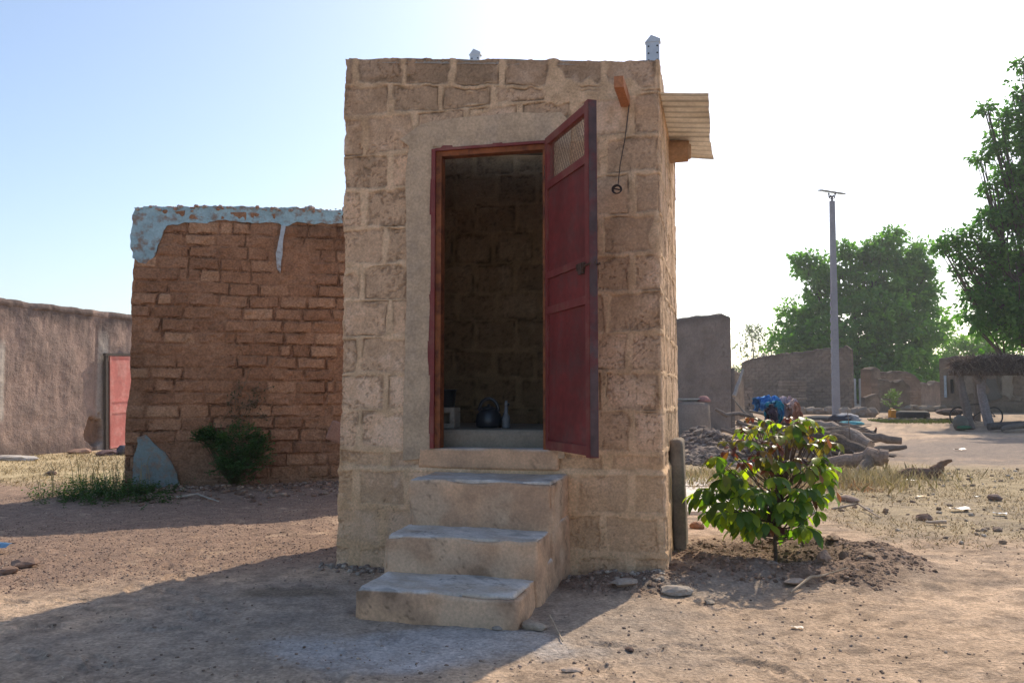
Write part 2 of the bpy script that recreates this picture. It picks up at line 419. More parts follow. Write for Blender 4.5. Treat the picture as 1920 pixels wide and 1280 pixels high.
def wallring(mb, x0, y0, x1, y1, res, fine, sgn, seed, inner, hole=True, r=.035):
    """sheet round a rectangle, displaced along blended corner normals"""
    segs = [((x0, y1), (x0, y0), 'l'), ((x0, y0), (x1, y0), 'f'), ((x1, y0), (x1, y1), 'r'), ((x1, y1), (x0, y1), 'b')]
    P = []; Nn = []; S = []
    nn = {'l': (-1, 0), 'f': (0, -1), 'r': (1, 0), 'b': (0, 1)}
    s = 0; names = ['l', 'f', 'r', 'b']
    for i, (a, b, nm) in enumerate(segs):
        ln = math.hypot(b[0]-a[0], b[1]-a[1]); rs = res if nm in fine else .06
        m = int(ln/rs)
        t = np.linspace(0, 1, m, endpoint=False)
        if nm == 'f' and hole:      # columns exactly on the jambs
            ts = [(uA-x0)/ln, (uB-x0)/ln]
            for q in ts: t[np.argmin(abs(t-q))] = q
        for q in t:
            dist0, dist1 = q*ln, (1-q)*ln
            n = np.array(nn[nm], float); pos = np.array((a[0]+(b[0]-a[0])*q, a[1]+(b[1]-a[1])*q))
            pn = np.array(nn[names[i-1]], float); nx = np.array(nn[names[(i+1) % 4]], float)
            w0 = max(0, 1-dist0/r)*.5; w1 = max(0, 1-dist1/r)*.5
            n2 = n*(1-w0-w1)+pn*w0+nx*w1; n2 /= np.linalg.norm(n2)
            pull = (max(0, 1-dist0/r)**2+max(0, 1-dist1/r)**2)*r*.35
            P.append(pos-sgn*n2*pull); Nn.append(n2*sgn); S.append((s if nm != 'f' else 0)+q*ln if nm == 'f' else s+q*ln)
        s += ln+3.7
        if nm == 'l': sF = s
    P.append(P[0]); Nn.append(Nn[0]); S.append(S[0])
    P = np.array(P); Nn = np.array(Nn); S = np.array(S)
    nz_ = int(3.75/res)
    t = np.linspace(0, 1, nz_)
    top = topz(P[:, 0])+(.022*fbm(S*11, S*0, 0, seed+40, 4)+.012*fbm(S*2.3, S*0+5, 0, seed+41, 2))
    zb = -.15 if not inner else .5
    Z = zb+(top[None]-zb)*t[:, None]
    for q in (zS, zT):
        if hole:
            mid = (P[:, 0] > uA-.01) & (P[:, 0] < uB+.01) & (P[:, 1] == P[:, 1])
            col = np.argmin(abs(P[:, 0]-(uA+uB)/2)+abs(P[:, 1]-y0)*9)
            row = np.argmin(abs(Z[:, col]-q)); Z[row, mid] = q
    SS = np.repeat(S[None], nz_, 0); TT = np.repeat(top[None], nz_, 0)
    h, C = wallfield(SS, Z, TT, seed, inner)
    cd = np.min(np.abs(P[:, :1]-np.array([x0, x1])), 1)+np.min(np.abs(P[:, 1:2]-np.array([y0, y1])), 1)
    cdg = np.repeat(cd[None], nz_, 0); cn = fbm(Z*14, Z*0+P[None, :, 0]*3, 0, seed+50, 4)+.5*fbm(Z*4, Z*0+P[None, :, 0]*3, 0, seed+51, 2)
    if not inner: h = h-sst(.06, 0, cdg)*(.016*np.clip(cn, 0, 1)*1.6+.004*cn)
    XY = P[None]+Nn[None]*h[..., None]
    # plinth flares out
    if not inner:
        fl = (.014*sst(.70, .66, Z+.01*fbm(SS*5, Z*5, 0, 3, 2))+.004*sst(.3, 0, Z))*(1-.0)
        XY = XY+Nn[None]*fl[..., None]
    PP = np.concatenate([XY, Z[..., None]], -1)
    mask = np.ones((nz_-1, len(P)-1), bool)
    if hole:
        zc = (Z[:-1, :-1]+Z[1:, :-1])/2; uc = (P[:-1, 0]+P[1:, 0])/2; fc = (abs(P[:-1, 1]-y0) < .05) & (abs(P[1:, 1]-y0) < .05)
        mask &= ~((zc > zS) & (zc < zT) & ((uc > uA) & (uc < uB) & fc)[None])
    mb.grid(PP, C, mask, flip=(sgn < 0))
    return PP[-1], C[-1]
BM = surf('block_wall', None, rough=.95, ns=70, na=.27, ns2=9, na2=.14, bump=.6, bs=120, bd=.006, spec=.1)
mb = MB()
wallring(mb, 0, 0, WB, LB, .0085, 'fr', 1, 100, False)
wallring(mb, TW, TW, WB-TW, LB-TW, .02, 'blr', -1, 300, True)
# coping between the two sheets
nu = 160
outer = []; inn = []
for i in range(nu):
    q = i/(nu-1)*4; k = min(int(q), 3); t = q-k
    cs_ = [(0, LB), (0, 0), (WB, 0), (WB, LB), (0, LB)]; ci = [(TW, LB-TW), (TW, TW), (WB-TW, TW), (WB-TW, LB-TW), (TW, LB-TW)]
    a = np.array(cs_[k]); b = np.array(cs_[k+1]); outer.append(a+(b-a)*t)
    a = np.array(ci[k]); b = np.array(ci[k+1]); inn.append(a+(b-a)*t)
outer = np.array(outer); inn = np.array(inn)
rows = []
for t in (.03, .12, .3, .5, .7, .88, .97):
    p = outer*(1-t)+inn*t
    z = topz(p[:, 0])+.022*fbm(p[:, 0]*7, p[:, 1]*7, 0, 55, 4)+.012*math.sin(t*math.pi)
    if t in (.03, .97): z = topz(p[:, 0])-.03
    rows.append(np.column_stack([p, z]))
mb.grid(np.array(rows), (.36, .30, .24))
walls = mb.build('wall', BM, bld)
# door reveal linings (rendered cement)
REND = surf('cement_render', None, rough=.92, ns=60, na=.24, ns2=6, na2=.25, bump=.5, bs=50, bd=.008, spec=.12, tint=(.44, .34, .25), ta=.6, ts=5)
pc = (.52, .385, .26)
mb = MB()
mb.box((uA-.03, -.006, zS-.02), (uA+.004, TW+.01, zT), pc); mb.box((uB-.004, -.006, zS-.02), (uB+.03, TW+.01, zT), pc)
mb.box((uA-.03, -.006, zT-.003), (uB+.03, TW+.01, zT+.03), pc)
mb.build('reveal', REND, bld)
def U_(px, py): return fr(px, py)
def front(u, v, off): return (u, -off, v)
ol = [(757, 862), (808, 858), (812, 277), (1034, 270), (1034, 858), (1058, 858), (1062, 420), (1072, 232), (1052, 212), (960, 213), (880, 220), (815, 228), (790, 234), (752, 262), (768, 275), (762, 330), (764, 560), (757, 760)]
poly = [fr(*p) for p in ol]
mb = MB(); prism(mb, poly, front, .012, .012, 3, pc, .02); mb.build('door_surround', REND, bld)
# sill ledge and mortar shelf
TANC = (.40, .29, .185)
def stepcol(P, n):
    s, z = P[..., 0]+P[..., 1]*.7, P[..., 2]
    a = fbm(s*6, z*6, P[..., 1]*6, 61, 4); b = fbm(s*2, z*3, P[..., 1]*2, 62, 3)
    f = mix((.64, .40, .245), (.48, .31, .20), sst(-.35, .35, a+.6*b)); f = mix(f, np.array((.62, .47, .33)), .5*sst(.1, .4, b-a*.3))
    t = mix((.50, .42, .34), (.62, .55, .48), sst(-.35, .25, a+.5*b))
    up = sst(.55, .9, n[..., 2]+.35*a)
    c_ = fbm(s*7+3, z*7, P[..., 1]*7, 64, 4); ck = np.exp(-(c_/.018)**2)*sst(.0, .3, fbm(s*2, z*2, P[..., 1]*2, 65, 2))
    return mix(f, t, up)*(1-.35*sst(.3, .6, a)-.5*ck)[..., None]
STM = surf('step_cement', None, rough=.95, ns=60, na=.2, ns2=7, na2=.18, bump=.5, bs=70, bd=.008, spec=.1)
mb = MB(); rbox(mb, (.60, -.016, .68), (uB+.05, TW, zS+.003), .006, .02, .004, 9, 5, cfn=stepcol, chip=.01); weld(mb.build('sill', STM, bld, smooth=True))
SU = [((.712, -.50, .25), (1.635, .0, .655)), ((.700, -.87, .05), (1.615, -.40, .365)), ((.725, -1.32, -.12), (1.605, -.70, .155))]
for i, (a, b) in enumerate(SU):
    mb = MB(); rbox(mb, a, b, .016, .013, .007, 9, 70+i, cfn=stepcol, chip=.075)
    o = weld(mb.build('step', STM, bld, smooth=True))
# side cheek that ties the steps together
mb = MB(); rbox(mb, (1.55, -.86, -.1), (1.622, -.1, .20), .02, .02, .01, 8, 77, cfn=stepcol); rbox(mb, (1.56, -.49, -.1), (1.642, 0, .40), .02, .02, .01, 8, 78, cfn=stepcol)
weld(mb.build('step_cheek', STM, bld, smooth=True))
# floor
FM = surf('floor_cement', (.22, .19, .15), ns=30, na=.2, ns2=4, na2=.3, bump=.3)
mb = MB(); rbox(mb, (TW-.02, TW+.05, .6), (WB-TW+.02, LB-TW+.03, .935), .012, .05, .004, 6, 9, cfn=lambda P, n: mix((.24, .21, .165), (.30, .25, .19), sst(-.3, .3, fbm(P[..., 0]*6, P[..., 1]*6, P[..., 2]*6, 5, 3))))
weld(mb.build('floor', STM, bld, smooth=True))
# roof sheet: corrugated metal, ridges along u
def corr():
    us = np.linspace(.06, WB+.31, 26); ws = np.linspace(.06, 1.60, 240)
    Uu, Ww = np.meshgrid(us, ws, indexing='ij')
    z = 3.375-.20*(Uu/WB)+.0085*np.sin(Ww*2*math.pi/.115)+.012*fbm(Uu*2, Ww*2, 0, 5, 2)-.01*sst(WB+.05, WB+.31, Uu)*sst(.9, 1.6, Ww)
    Ue = Uu+.02*sst(1.2, 1.66, Ww)*(Uu > WB)+.012*(Uu > WB+.25)*fbm(Ww*4, Ww*0, 0, 3, 2)
    P = np.stack([Ue, Ww, z], -1); m_ = MB()
    st = fbm(Uu*1.5, Ww*9, 0, 77, 4)
    C = mix((.80, .79, .74), (.62, .58, .50), sst(-.05, .5, st))*(1-.42*sst(.2, .9, -np.sin(Ww*2*math.pi/.115)+.5*st))[..., None]  # valleys darkened in the colour: dirt plus painted shading of the ridges
    m_.grid(P, C); P2 = P.copy(); P2[..., 2] -= .002; m_.grid(P2, C, flip=True)
    return m_
ZN = surf('galvanised_sheet', None, rough=.5, ns=40, na=.12, ns2=5, na2=.2, bump=.1, metal=.1, spec=.4)
corr().build('roof_sheet', ZN, bld, smooth=True)
WD = surf('timber', None, rough=.75, ns=60, na=.25, ns2=8, na2=.2, bump=.3, bs=50)
def beam(mb, a, b, c):
    a = np.array(a); b = np.array(b); ax = int(np.argmax(b-a)); 
    rbox(mb, a, b, .004, .03, .002, 12, 4, c=c)
u0, _ = fr(1164, 190); u1, _ = fr(1181, 190)
mb = MB(); beam(mb, (u0, -.37, 3.085), (u1, TW, 3.157), (.40, .17, .08)); weld(mb.build('roof_beam', WD, bld))
mb = MB(); mb.tube([(WB-.2, 1.12, 3.08), (WB+.06, 1.12, 3.08), (WB+.145, 1.12, 3.075)], [.085, .085, .080], 10, (.40, .25, .15), .03, 3)
mb.tube([(WB+.145, 1.12, 3.075), (WB+.165, 1.12, 3.075)], [.062, .055], 10, (.44, .29, .18)); mb.build('roof_beam', WD, bld)
# galvanised channel standing behind the parapet (perforated, folded to a point)
ZW = surf('galvanised_steel', None, rough=.45, ns=30, na=.08, na2=.1, bump=.05, metal=.4, spec=.5)
def channel(px0, px1, pyt, w0, zb, cap, name='metal_channel'):
    ua, zt = fr(px0, pyt, w0); ub, _ = fr(px1, pyt, w0); gc = (.50, .53, .56)
    m_ = MB(); wd = ub-ua; t = .004; dp = .05
    m_.box((ua, w0, zb), (ub, w0+t, zt-.02), gc); m_.box((ua, w0+t, zb), (ua+t, w0+dp, zt-.02), gc); m_.box((ub-t, w0+t, zb), (ub, w0+dp, zt-.02), gc)
    mid = (ua+ub)/2-.01
    # folded top
    V = [(ua-cap, w0-.004, zt-.03), (mid, w0-.004, zt+.02), (ub+cap, w0-.004, zt-.012), (ub+cap, w0-.004, zt-.03), (ua-cap, w0+dp, zt-.03), (mid, w0+dp, zt+.02), (ub+cap, w0+dp, zt-.012), (ub+cap, w0+dp, zt-.03)]
    m_.add(V, [[0, 1, 2, 3], [4, 7, 6, 5], [0, 4, 5, 1], [1, 5, 6, 2], [2, 6, 7, 3], [3, 7, 4, 0]], gc)
    z = zt-.06
    while z > zb+.05:
        for u in (ua+.018, ub-.014):
            m_.lathe([(0, .0), (.006, 0), (.006, .002), (0, .002)], 8, (0, 0, 0), (.02, .02, .02), Matrix.Translation((u, w0-.003, z)) @ Matrix.Rotation(R(-90), 4, 'X'))
        z -= .049
    m_.build(name, ZW, bld)
channel(1211, 1236, 72, .20, 3.0, .008)
channel(881, 899, 97, .9, 3.1, .008)
# door frame
RED = surf('maroon_paint', (.20, .034, .030), rough=.55, ns=25, na=.15, ns2=3, na2=.25, bump=.12, bs=80, spec=.35, tint=(.20, .085, .06), ta=.6, ts=6)
REDP = surf('maroon_panel', (.18, .024, .022), rough=.6, ns=22, na=.22, ns2=2.6, na2=.4, bump=.08, bs=30, spec=.35, tint=(.13, .04, .035), ta=.8, ts=5)
ORW = surf('orange_wood', (.26, .085, .03), rough=.65, ns=30, na=.25, ns2=6, na2=.35, bump=.25, tint=(.10, .03, .018), ta=.8, ts=9)
GREYP = surf('worn_steel_edge', (.085, .055, .058), rough=.55, ns=30, na=.2, ns2=6, na2=.4, bump=.2, tint=(.13, .03, .03), ta=.8, ts=7)
dfr = bld
uo = uA-.0
mb = MB()
mb.box((uA-.014, -.034, zS-.0), (uA+.014, -.012, zT-.0)); mb.box((uB-.012, -.034, zS), (uB+.028, -.012, zT)); mb.box((uA+.014, -.034, zT-.014), (uB-.012, -.012, zT+.004))
mb.build('door_frame', RED, bld)
mb = MB()
mb.box((uA+.005, -.010, zS+.002), (uA+.052, .07, zT-.05)); mb.box((uB-.052, -.010, zS+.002), (uB-.005, .07, zT-.05)); mb.box((uA+.005, -.010, zT-.05), (uB-.005, .07, zT-.006))
mb.build('frame_lining', ORW, bld)
# smears of red paint on the render
rg = random.Random(4)
for i in range(7):
    z = rg.uniform(zS+.05, zT-.2); u = uA-.016-rg.random()*.008; l = rg.uniform(.06, .30)
    pl = [(u-.013*rg.random(), z-l/2), (u+.02, z-l/2), (u+.02, z+l/2), (u-.022*rg.random(), z+l/2)]
    mb = MB(); prism(mb, pl, front, .0135+.0001*i, .006, i, None, .012); mb.build('paint_smear', RED, bld)
for (a, b, d) in ((.03, .14, .022), (.40, .50, .016)):
    mb = MB(); prism(mb, [(uA+a, zT), (uA+b, zT), (uA+b-.01, zT+d), (uA+a+.03, zT+d*1.2)], front, .0137, .006, 5, None, .01); mb.build('paint_smear', RED, bld)
# door leaf, hinged on the right jamb and swung out
hp = Vector((uB-.012, -.035, 0)); 
hw = FL+UX*hp.x+UY*hp.y
fe = at(1111, 745, 4.92)
dv = Vector((fe.x-hw.x, fe.y-hw.y, 0)); DWd = dv.length
ang = math.atan2(dv.dot(UY), dv.dot(UX))
door = bpy.data.objects.new('door', None); COL.objects.link(door); door.parent = bld
door.location = (hp.x, hp.y, .825); door.rotation_euler = (0, 0, ang); door.empty_display_size = .1
DH = 2.07; T = .045; D = .04
# local: x along the leaf, y across it; the face seen in the photograph is -? side
mb = MB()
mb.box((0, -D/2, 0), (T, D/2, DH)); 
mb.box((T, -D/2, 0), (DWd-T, D/2, .055)); mb.box((T, -D/2, DH-.05), (DWd-T, D/2, DH))
for z0, z1 in ((1.715, 1.765), (1.115, 1.16), (.88, .93)): mb.box((T, -D/2, z0), (DWd-T, D/2, z1))
o = mb.build('leaf_frame', RED, door)
mb = MB(); mb.box((DWd-T, -D/2-.004, -.01), (DWd+.012, D/2+.012, DH+.01)); mb.build('closing_stile', RED, door)
mb = MB(); mb.box((DWd+.0125, -D/2+.0, -.005), (DWd+.018, D/2+.008, DH+.005)); mb.build('edge_strip', GREYP, door)
for i, (z0, z1) in enumerate(((.055, .88), (.93, 1.115), (1.16, 1.715))):
    mb = MB(); nx_, nz2 = 12, 20
    for yy, fl_ in ((-.006, False), (.004, True)):
        X, Z = np.meshgrid(np.linspace(T, DWd-T, nx_), np.linspace(z0, z1, nz2), indexing='ij')
        Y = yy+.008*fbm(X*4, Z*3, 0, 7+i, 2)
        mb.grid(np.stack([X, Y, Z], -1), flip=fl_)
    mb.build('door_panel', REDP, door, smooth=True)
mb = MB()
zz0, zz1 = 1.765, DH-.05
k = -zz1
x = T-.3
while x < DWd:
    for sg in (1, -1):
        a = Vector((x, 0.002*sg, zz0)); b = Vector((x+(zz1-zz0)*.62, .002*sg, zz1)) if sg > 0 else Vector((x+(zz1-zz0)*.62, -.002, zz0)); 
        if sg < 0: b2 = Vector((x, -.002, zz1)); a, b = b, b2
        # clip to the opening
        def clipx(p, q):
            if p.x > q.x: p, q = q, p
            lo, hi = T, DWd-T
            if q.x < lo or p.x > hi: return None
            if p.x < lo: p = p+(q-p)*((lo-p.x)/(q.x-p.x))
            if q.x > hi: q = p+(q-p)*((hi-p.x)/(q.x-p.x))
            return p, q
        c_ = clipx(a, b)
        if c_: mb.tube([c_[0], c_[0].lerp(c_[1], .5)+Vector((.004*math.sin(x*90), 0, 0)), c_[1]], .0013, 4)
    x += .034
mb.build('wire_mesh', surf('rusty_wire', (.14, .09, .06), rough=.6, metal=.3, bump=0), door)
STL = surf('rusty_steel', (.10, .06, .045), rough=.6, ns=60, na=.4, metal=.4, bump=.2)
mb = MB()
for sy in (1, -1):
    mb.tube([(DWd-.16, sy*.028, 1.105), (DWd+.05, sy*.028, 1.105)], .007, 8)
    for xx in (DWd-.15, DWd-.10, DWd-.05): mb.box((xx, sy*.028-.012, 1.085), (xx+.012, sy*.028+.012, 1.125))
mb.box((DWd-.12, -.04, 1.06), (DWd-.06, -.022, 1.125)); mb.box((DWd-.12, .022, 1.06), (DWd-.06, .04, 1.125))
mb.tube([(DWd+.05, .0, 1.105), (DWd+.062, .0, 1.125), (DWd+.072, .0, 1.105), (DWd+.062, .0, 1.085), (DWd+.05, 0, 1.105)], .004, 6)
mb.build('bolt', STL, door)
mb = MB(); 
for sy in (1,): mb.tube([(DWd-.20, sy*.036, 1.03), (DWd-.20, sy*.036, 1.085)], .008, 8)
mb.build('key_tag', surf('white_plastic', (.7, .7, .68), bump=0), door)
for z in (.25, 1.0, 1.8):
    mb = MB(); mb.tube([(-.006, -.012, z), (-.006, -.012, z+.09)], .011, 8); mb.build('hinge', STL, door)
# ---- hanging wire with coil
def loc2w(u, wv, z): return FL+UX*u+UY*wv+Vector((0, 0, z))
a = fr(1180, 200, -.02); b = fr(1172, 262, -.035); c = fr(1163, 310, -.035); e = fr(1159, 347, -.035)
mb = MB(); pts = [loc2w(a[0], -.02, a[1]+.02), loc2w(b[0], -.045, b[1]), loc2w(c[0], -.045, c[1]), loc2w(e[0], -.04, e[1])]
mb.tube(pts, .0035, 6)
cu, cz = fr(1157, 356, -.035)
for j in range(3):
    cp = []
    for t in range(19):
        q = t/18*2*math.pi; cp.append(loc2w(cu+(.024+.004*j)*math.cos(q+j), -.037-.006*j-.006*math.sin(q*2+j), cz+(.025+.002*j)*math.sin(q+j)))
    mb.tube(cp, .0038, 5, cap=False)
mb.tube([loc2w(cu-.022, -.05, cz+.006), loc2w(cu+.02, -.05, cz-.004)], .005, 5)
tag(mb.build('wire_coil', surf('dark_wire', (.05, .035, .03), rough=.6, bump=0)), 'thin dark wire ending in a small coil, hung from the wooden beam', 'wire')
# ---- things inside, on the raised floor
def inb(u, wv, z=.937): return loc2w(u, wv, z)
BLK = surf('black_plastic', (.022, .027, .035), rough=.35, bump=.03, spec=.5, na=.1)
uk, _ = fr(925, 790, .75)
kt = empty('plastic_kettle', inb(uk, .62), -TH, 'dark plastic wash kettle with an arched handle on the floor inside the doorway', 'kettle')
mb = MB(); mb.lathe([(0, 0), (.085, 0), (.097, .012), (.099, .05), (.092, .095), (.070, .125), (.052, .137), (0, .137)], 24, c=None); mb.build('body', BLK, kt, smooth=True)
mb = MB(); mb.lathe([(0, .137), (.056, .137), (.058, .145), (.03, .156), (.012, .160), (.012, .172), (0, .174)], 20); mb.build('lid', BLK, kt, smooth=True)
mb = MB(); mb.tube([(.088, 0, .05), (.118, 0, .075), (.132, 0, .12), (.142, 0, .165), (.152, 0, .18)], [.018, .016, .013, .011, .011], 10); mb.build('spout', BLK, kt, smooth=True)
mb = MB(); mb.tube([(.075*math.cos(t), 0, .11+.095*math.sin(t)+.01) for t in np.linspace(0, math.pi, 13)], .009, 8, flat=1.4); mb.build('handle', BLK, kt, smooth=True)
ub_, _ = fr(946, 790, .45)
bt = empty('water_bottle', inb(ub_, .50), -TH, 'slim pale grey bottle standing beside the dark kettle', 'bottle')
GP = surf('grey_plastic', (.16, .17, .18), rough=.45, bump=.03)
mb = MB(); mb.lathe([(0, 0), (.027, 0), (.029, .01), (.029, .06), (.026, .085), (.014, .105), (.012, .16), (0, .16)], 16); mb.build('body', GP, bt, smooth=True)
mb = MB(); mb.lathe([(0, .16), (.014, .16), (.014, .18), (.009, .20), (0, .2)], 12); mb.build('cap', GP, bt, smooth=True)
uc, _ = fr(829, 790, .42)
mb = MB()
for a, b in (((-.10, 0, 0), (.10, .15, .035)), ((-.10, 0, .115), (.10, .15, .15)), ((-.10, 0, .035), (-.06, .15, .115)), ((.065, 0, .035), (.10, .15, .115)), ((-.06, .12, .035), (.065, .15, .115))):
    rbox(mb, a, b, .004, .03, .002, 20, 3, c=(.34, .31, .26))
o = mb.build('hollow_block', surf('grey_cement', None, bump=.4)); o.location = inb(uc, .40); o.rotation_euler = (0, 0, -TH)
tag(o, 'pale hollow cement block on the floor just inside the left door jamb', 'block')
mb = MB(); mb.lathe([(0, 0), (.078, 0), (.092, .12), (.097, .122), (.097, .130), (.086, .130), (.074, .012), (0, .012)], 24)
o = mb.build('black_bowl', BLK, smooth=True); o.location = inb(uc-.005, .475, .937+.152); tag(o, 'black plastic tub standing on the hollow cement block', 'tub')
# ---- slab leaning at the side wall
p = G(1277, 1026)
mb = MB(); 
def slabc(P, n): return mix((.30, .245, .19), (.22, .185, .15), sst(-.3, .4, fbm(P[..., 0]*9, P[..., 1]*9, P[..., 2]*9, 5, 4)))
rbox(mb, (-.05, -.06, -.15), (.05, .30, .86), .035, .02, .010, 6, 12, cfn=slabc)
sl_ = weld(mb.build('stone_slab', STM, smooth=True)); sl_.location = (p.x-.004, p.y, 0); sl_.rotation_euler = (0, R(-1.5), -TH)
tag(sl_, 'upright rough grey slab standing against the lit side wall of the block building', 'slab')

# ------------------------------------------------------------------ mud brick wall (left)
class Plane:
    def __init__(s, a, b):
        s.o = Vector((a[0], a[1], 0)); d = Vector((b[0]-a[0], b[1]-a[1], 0)); s.L = d.length; s.u = d.normalized(); s.n = Vector((s.u.y, -s.u.x, 0))  # towards the camera
        s.rz = math.atan2(s.u.y, s.u.x)
    def uv(s, px, py, off=0.):
        r = ray(px, py); o = Vector((0, 0, EYE))-s.o; k = (off-o.dot(s.n))/r.dot(s.n); p = o+r*k
        return p.dot(s.u), p.z
    def P(s, u, z, off=0.): return s.o+s.u*u+s.n*off+Vector((0, 0, z))
    def loc(s, u, z, off=0.): return (u, -off, z)
def rag_wall(pl, u0, u1, topf, th, field, res, mat, name, root, z0=-.3, seed=0, leftf=None, back=True):
    """thick wall: detailed front sheet, plain back, ragged top"""
    nu = int((u1-u0)/res)+1; nz_ = int(3.6/res)
    us = np.linspace(u0, u1, nu); t = np.linspace(0, 1, nz_)
    top = topf(us); Z = z0+(top[None]-z0)*t[:, None]; Uu = np.repeat(us[None], nz_, 0)
    h, C = field(Uu, Z, top[None]-Z)
    h = h-.03*sst(.05, 0, top[None]-Z)
    Ud = Uu.copy()
    if leftf is not None:
        wgt = sst(.5, 0, Uu-u0); Ud = Uu+leftf(Z)*wgt
    m_ = MB(); F_ = np.stack([Ud, -h, Z], -1); m_.grid(F_, C)
    # top, back and ends
    rowsP = []; rc = []
    for q in (0, .25, .5, .75, 1):
        e = Z[-1]+(.02+.015*fbm(us*9, us*0+q*3, 0, seed+5, 3))*math.sin(q*math.pi)
        rowsP.append(np.stack([Ud[-1], -h[-1]*(1-q)+th*q, e], -1)); rc.append(C[-1])
    m_.grid(np.array(rowsP), np.array(rc))
    zb = [0, .5, 1]; rowsP = [np.stack([Ud[int((nz_-1)*(1-q))], np.full(nu, th), Z[int((nz_-1)*(1-q))]], -1) for q in np.linspace(0, 1, 12)]
    m_.grid(np.array(rowsP), np.array([C[int((nz_-1)*(1-q))] for q in np.linspace(0, 1, 12)]))
    for k in (0, -1):
        col = np.stack([Ud[:, k], -h[:, k], Z[:, k]], -1)
        rw = []
        for q in (0, .2, .5, .8, 1):
            c2 = col.copy(); c2[:, 1] = col[:, 1]*(1-q)+th*q; 
            c2[:, 0] += (.02*fbm(c2[:, 2]*8, c2[:, 2]*0+q*5, 0, seed+9, 3))*math.sin(q*math.pi); rw.append(c2)
        m_.grid(np.array(rw), np.repeat(C[:, k][None], 5, 0), flip=(k == 0))
    o = m_.build(name, mat, root, smooth=False); return o
MW = Plane((-4.60, 10.30), (-2.18, 10.90))
mw = empty('mud_brick_building', MW.o, MW.rz, 'brown mud brick wall with peeling pale blue plaster, left of the block building', 'building')
def mbfield(U_, Z, tt, seed=500, bh=.152, bl=.36, pal=((.29, .15, .085), (.37, .20, .115), (.46, .27, .16))):
    wu = U_+.03*fbm(U_*3, Z*3, 0, seed, 4); wz = Z+.026*fbm(U_*1.5, Z*2.5, 4, seed+1, 4)
    k = np.floor(wz/bh); fz = wz/bh-k; jit = _h(k, k*0, k*0, seed+2)*bl
    ln = bl*(1+.0*k); f = (wu+jit+.5*bl*(k % 2))/ln; ib = np.floor(f); fu = f-ib; fu = np.clip(fu, 0, 1)
    rid = _h(ib, k, k*0, seed+3); split = (_h(ib, k, k*0+1, seed+3) > .88)
    sp = .3+.4*_h(ib, k, k*0+2, seed+3)
    ds = np.minimum(fu, 1-fu)*ln; ds = np.where(split, np.minimum(ds, np.abs(fu-sp)*ln), ds)
    rid = np.where(split & (fu > sp), _h(ib, k, k*0+5, seed+3), rid)
    dz = np.minimum(fz, 1-fz)*bh
    n = fbm(U_*20, Z*20, 0, seed+4, 4); nl = fbm(U_*1.3, Z*1.3, 0, seed+5, 3); nm = fbm(U_*6, Z*6, 0, seed+6, 3)
    e = np.minimum(ds*.8, dz)-.010-.010*n-.010*nm
    blk = sst(-.008, .012, e)
    deep = sst(-.15, .35, nm+.3*nl+.15)
    r2 = _h(ib, k, k*0+9, seed+3)
    vis = sst(-.25, .25, fbm(U_*1.6, Z*2.4, 9, seed+14, 3)+.22)
    h = .013*blk*(.2+1.1*deep)*vis+.016*(r2-.5)*blk*vis+.010*n+.016*nl+.010*nm
    crack = np.exp(-((e+.004)/.005)**2)*sst(.0, .3, fbm(U_*4, Z*4, 7, seed+8, 3)+.08)
    h = h-.018*crack
    C = mix(pal[0], pal[1], sst(.1, .8, rid)); C = mix(C, np.array(pal[2]), .8*sst(.70, .95, rid)*blk)
    cm = mix(pal[1], pal[0], sst(-.3, .3, nm))
    C = mix(C, mix(cm, cm*0+np.array((.35, .175, .095)), .5*np.ones_like(vis)), .75*(1-vis)); C = mix(cm*.95, C, np.maximum(blk, .6*(1-vis)))*(1-.45*crack)[..., None]*(1+.16*n)[..., None]
    C = C*(1-.25*sst(.1, .5, fbm(U_*.9, Z*.9, 3, seed+10, 3)))[..., None]
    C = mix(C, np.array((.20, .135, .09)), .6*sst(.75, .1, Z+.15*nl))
    return h, C
MUD = surf('mud_brick', None, rough=1, ns=45, na=.42, ns2=8, na2=.15, bump=.6, bs=60, bd=.012, spec=.05)
zTL = MW.uv(247, 391)[1]; zTR = MW.uv(640, 394)[1]
def mwtop(u):
    base = zTL+(zTR-zTL)*np.clip(u/MW.L, 0, 1)-.55*sst(MW.L+.1, MW.L+2.5, u)  # unseen right end sloped down only to pull back the wall's shadow edge
    return base+.02*fbm(u*6, u*0, 0, 3, 4)+.02*fbm(u*20, u*0, 0, 4, 2)+.03*np.exp(-((u-.35)/.06)**2)
def mwleft(Z): return .03*fbm(Z*3, Z*0, 0, 8, 4)-.03*sst(1.4, .9, Z)*sst(.2, .6, Z)+.05*sst(2.6, 3.2, Z)*0-.03*sst(.6, .2, Z)
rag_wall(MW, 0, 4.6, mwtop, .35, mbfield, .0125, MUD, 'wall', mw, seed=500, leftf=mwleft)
BLUE = surf('blue_plaster', None, rough=.85, ns=40, na=.12, ns2=5, na2=.2, bump=.8, bs=35, bd=.012, spec=.15, tint=(.27, .20, .155), ta=.95, ts=8)
bc = (.40, .52, .54); bg2 = (.30, .34, .33)
def mwpoly(pts, th, c, name='plaster', seed=1, jit=.02, step=.03):
    m_ = MB(); prism(m_, [MW.uv(*p) for p in pts], MW.loc, th, jit, seed, c, step); return m_.build(name, BLUE, mw)
band = [(641, 417), (610, 420), (560, 418), (545, 423), (530, 423), (510, 416), (480, 419), (440, 416), (410, 414), (385, 417), (350, 418), (330, 422), (314, 424), (305, 440), (298, 458), (292, 475), (285, 484), (275, 494), (262, 492), (247, 484), (246, 440), (250, 389), (300, 389), (420, 388), (520, 390), (641, 394)]
mwpoly(band, .018, (.34, .49, .53), seed=3, jit=.035, step=.02)
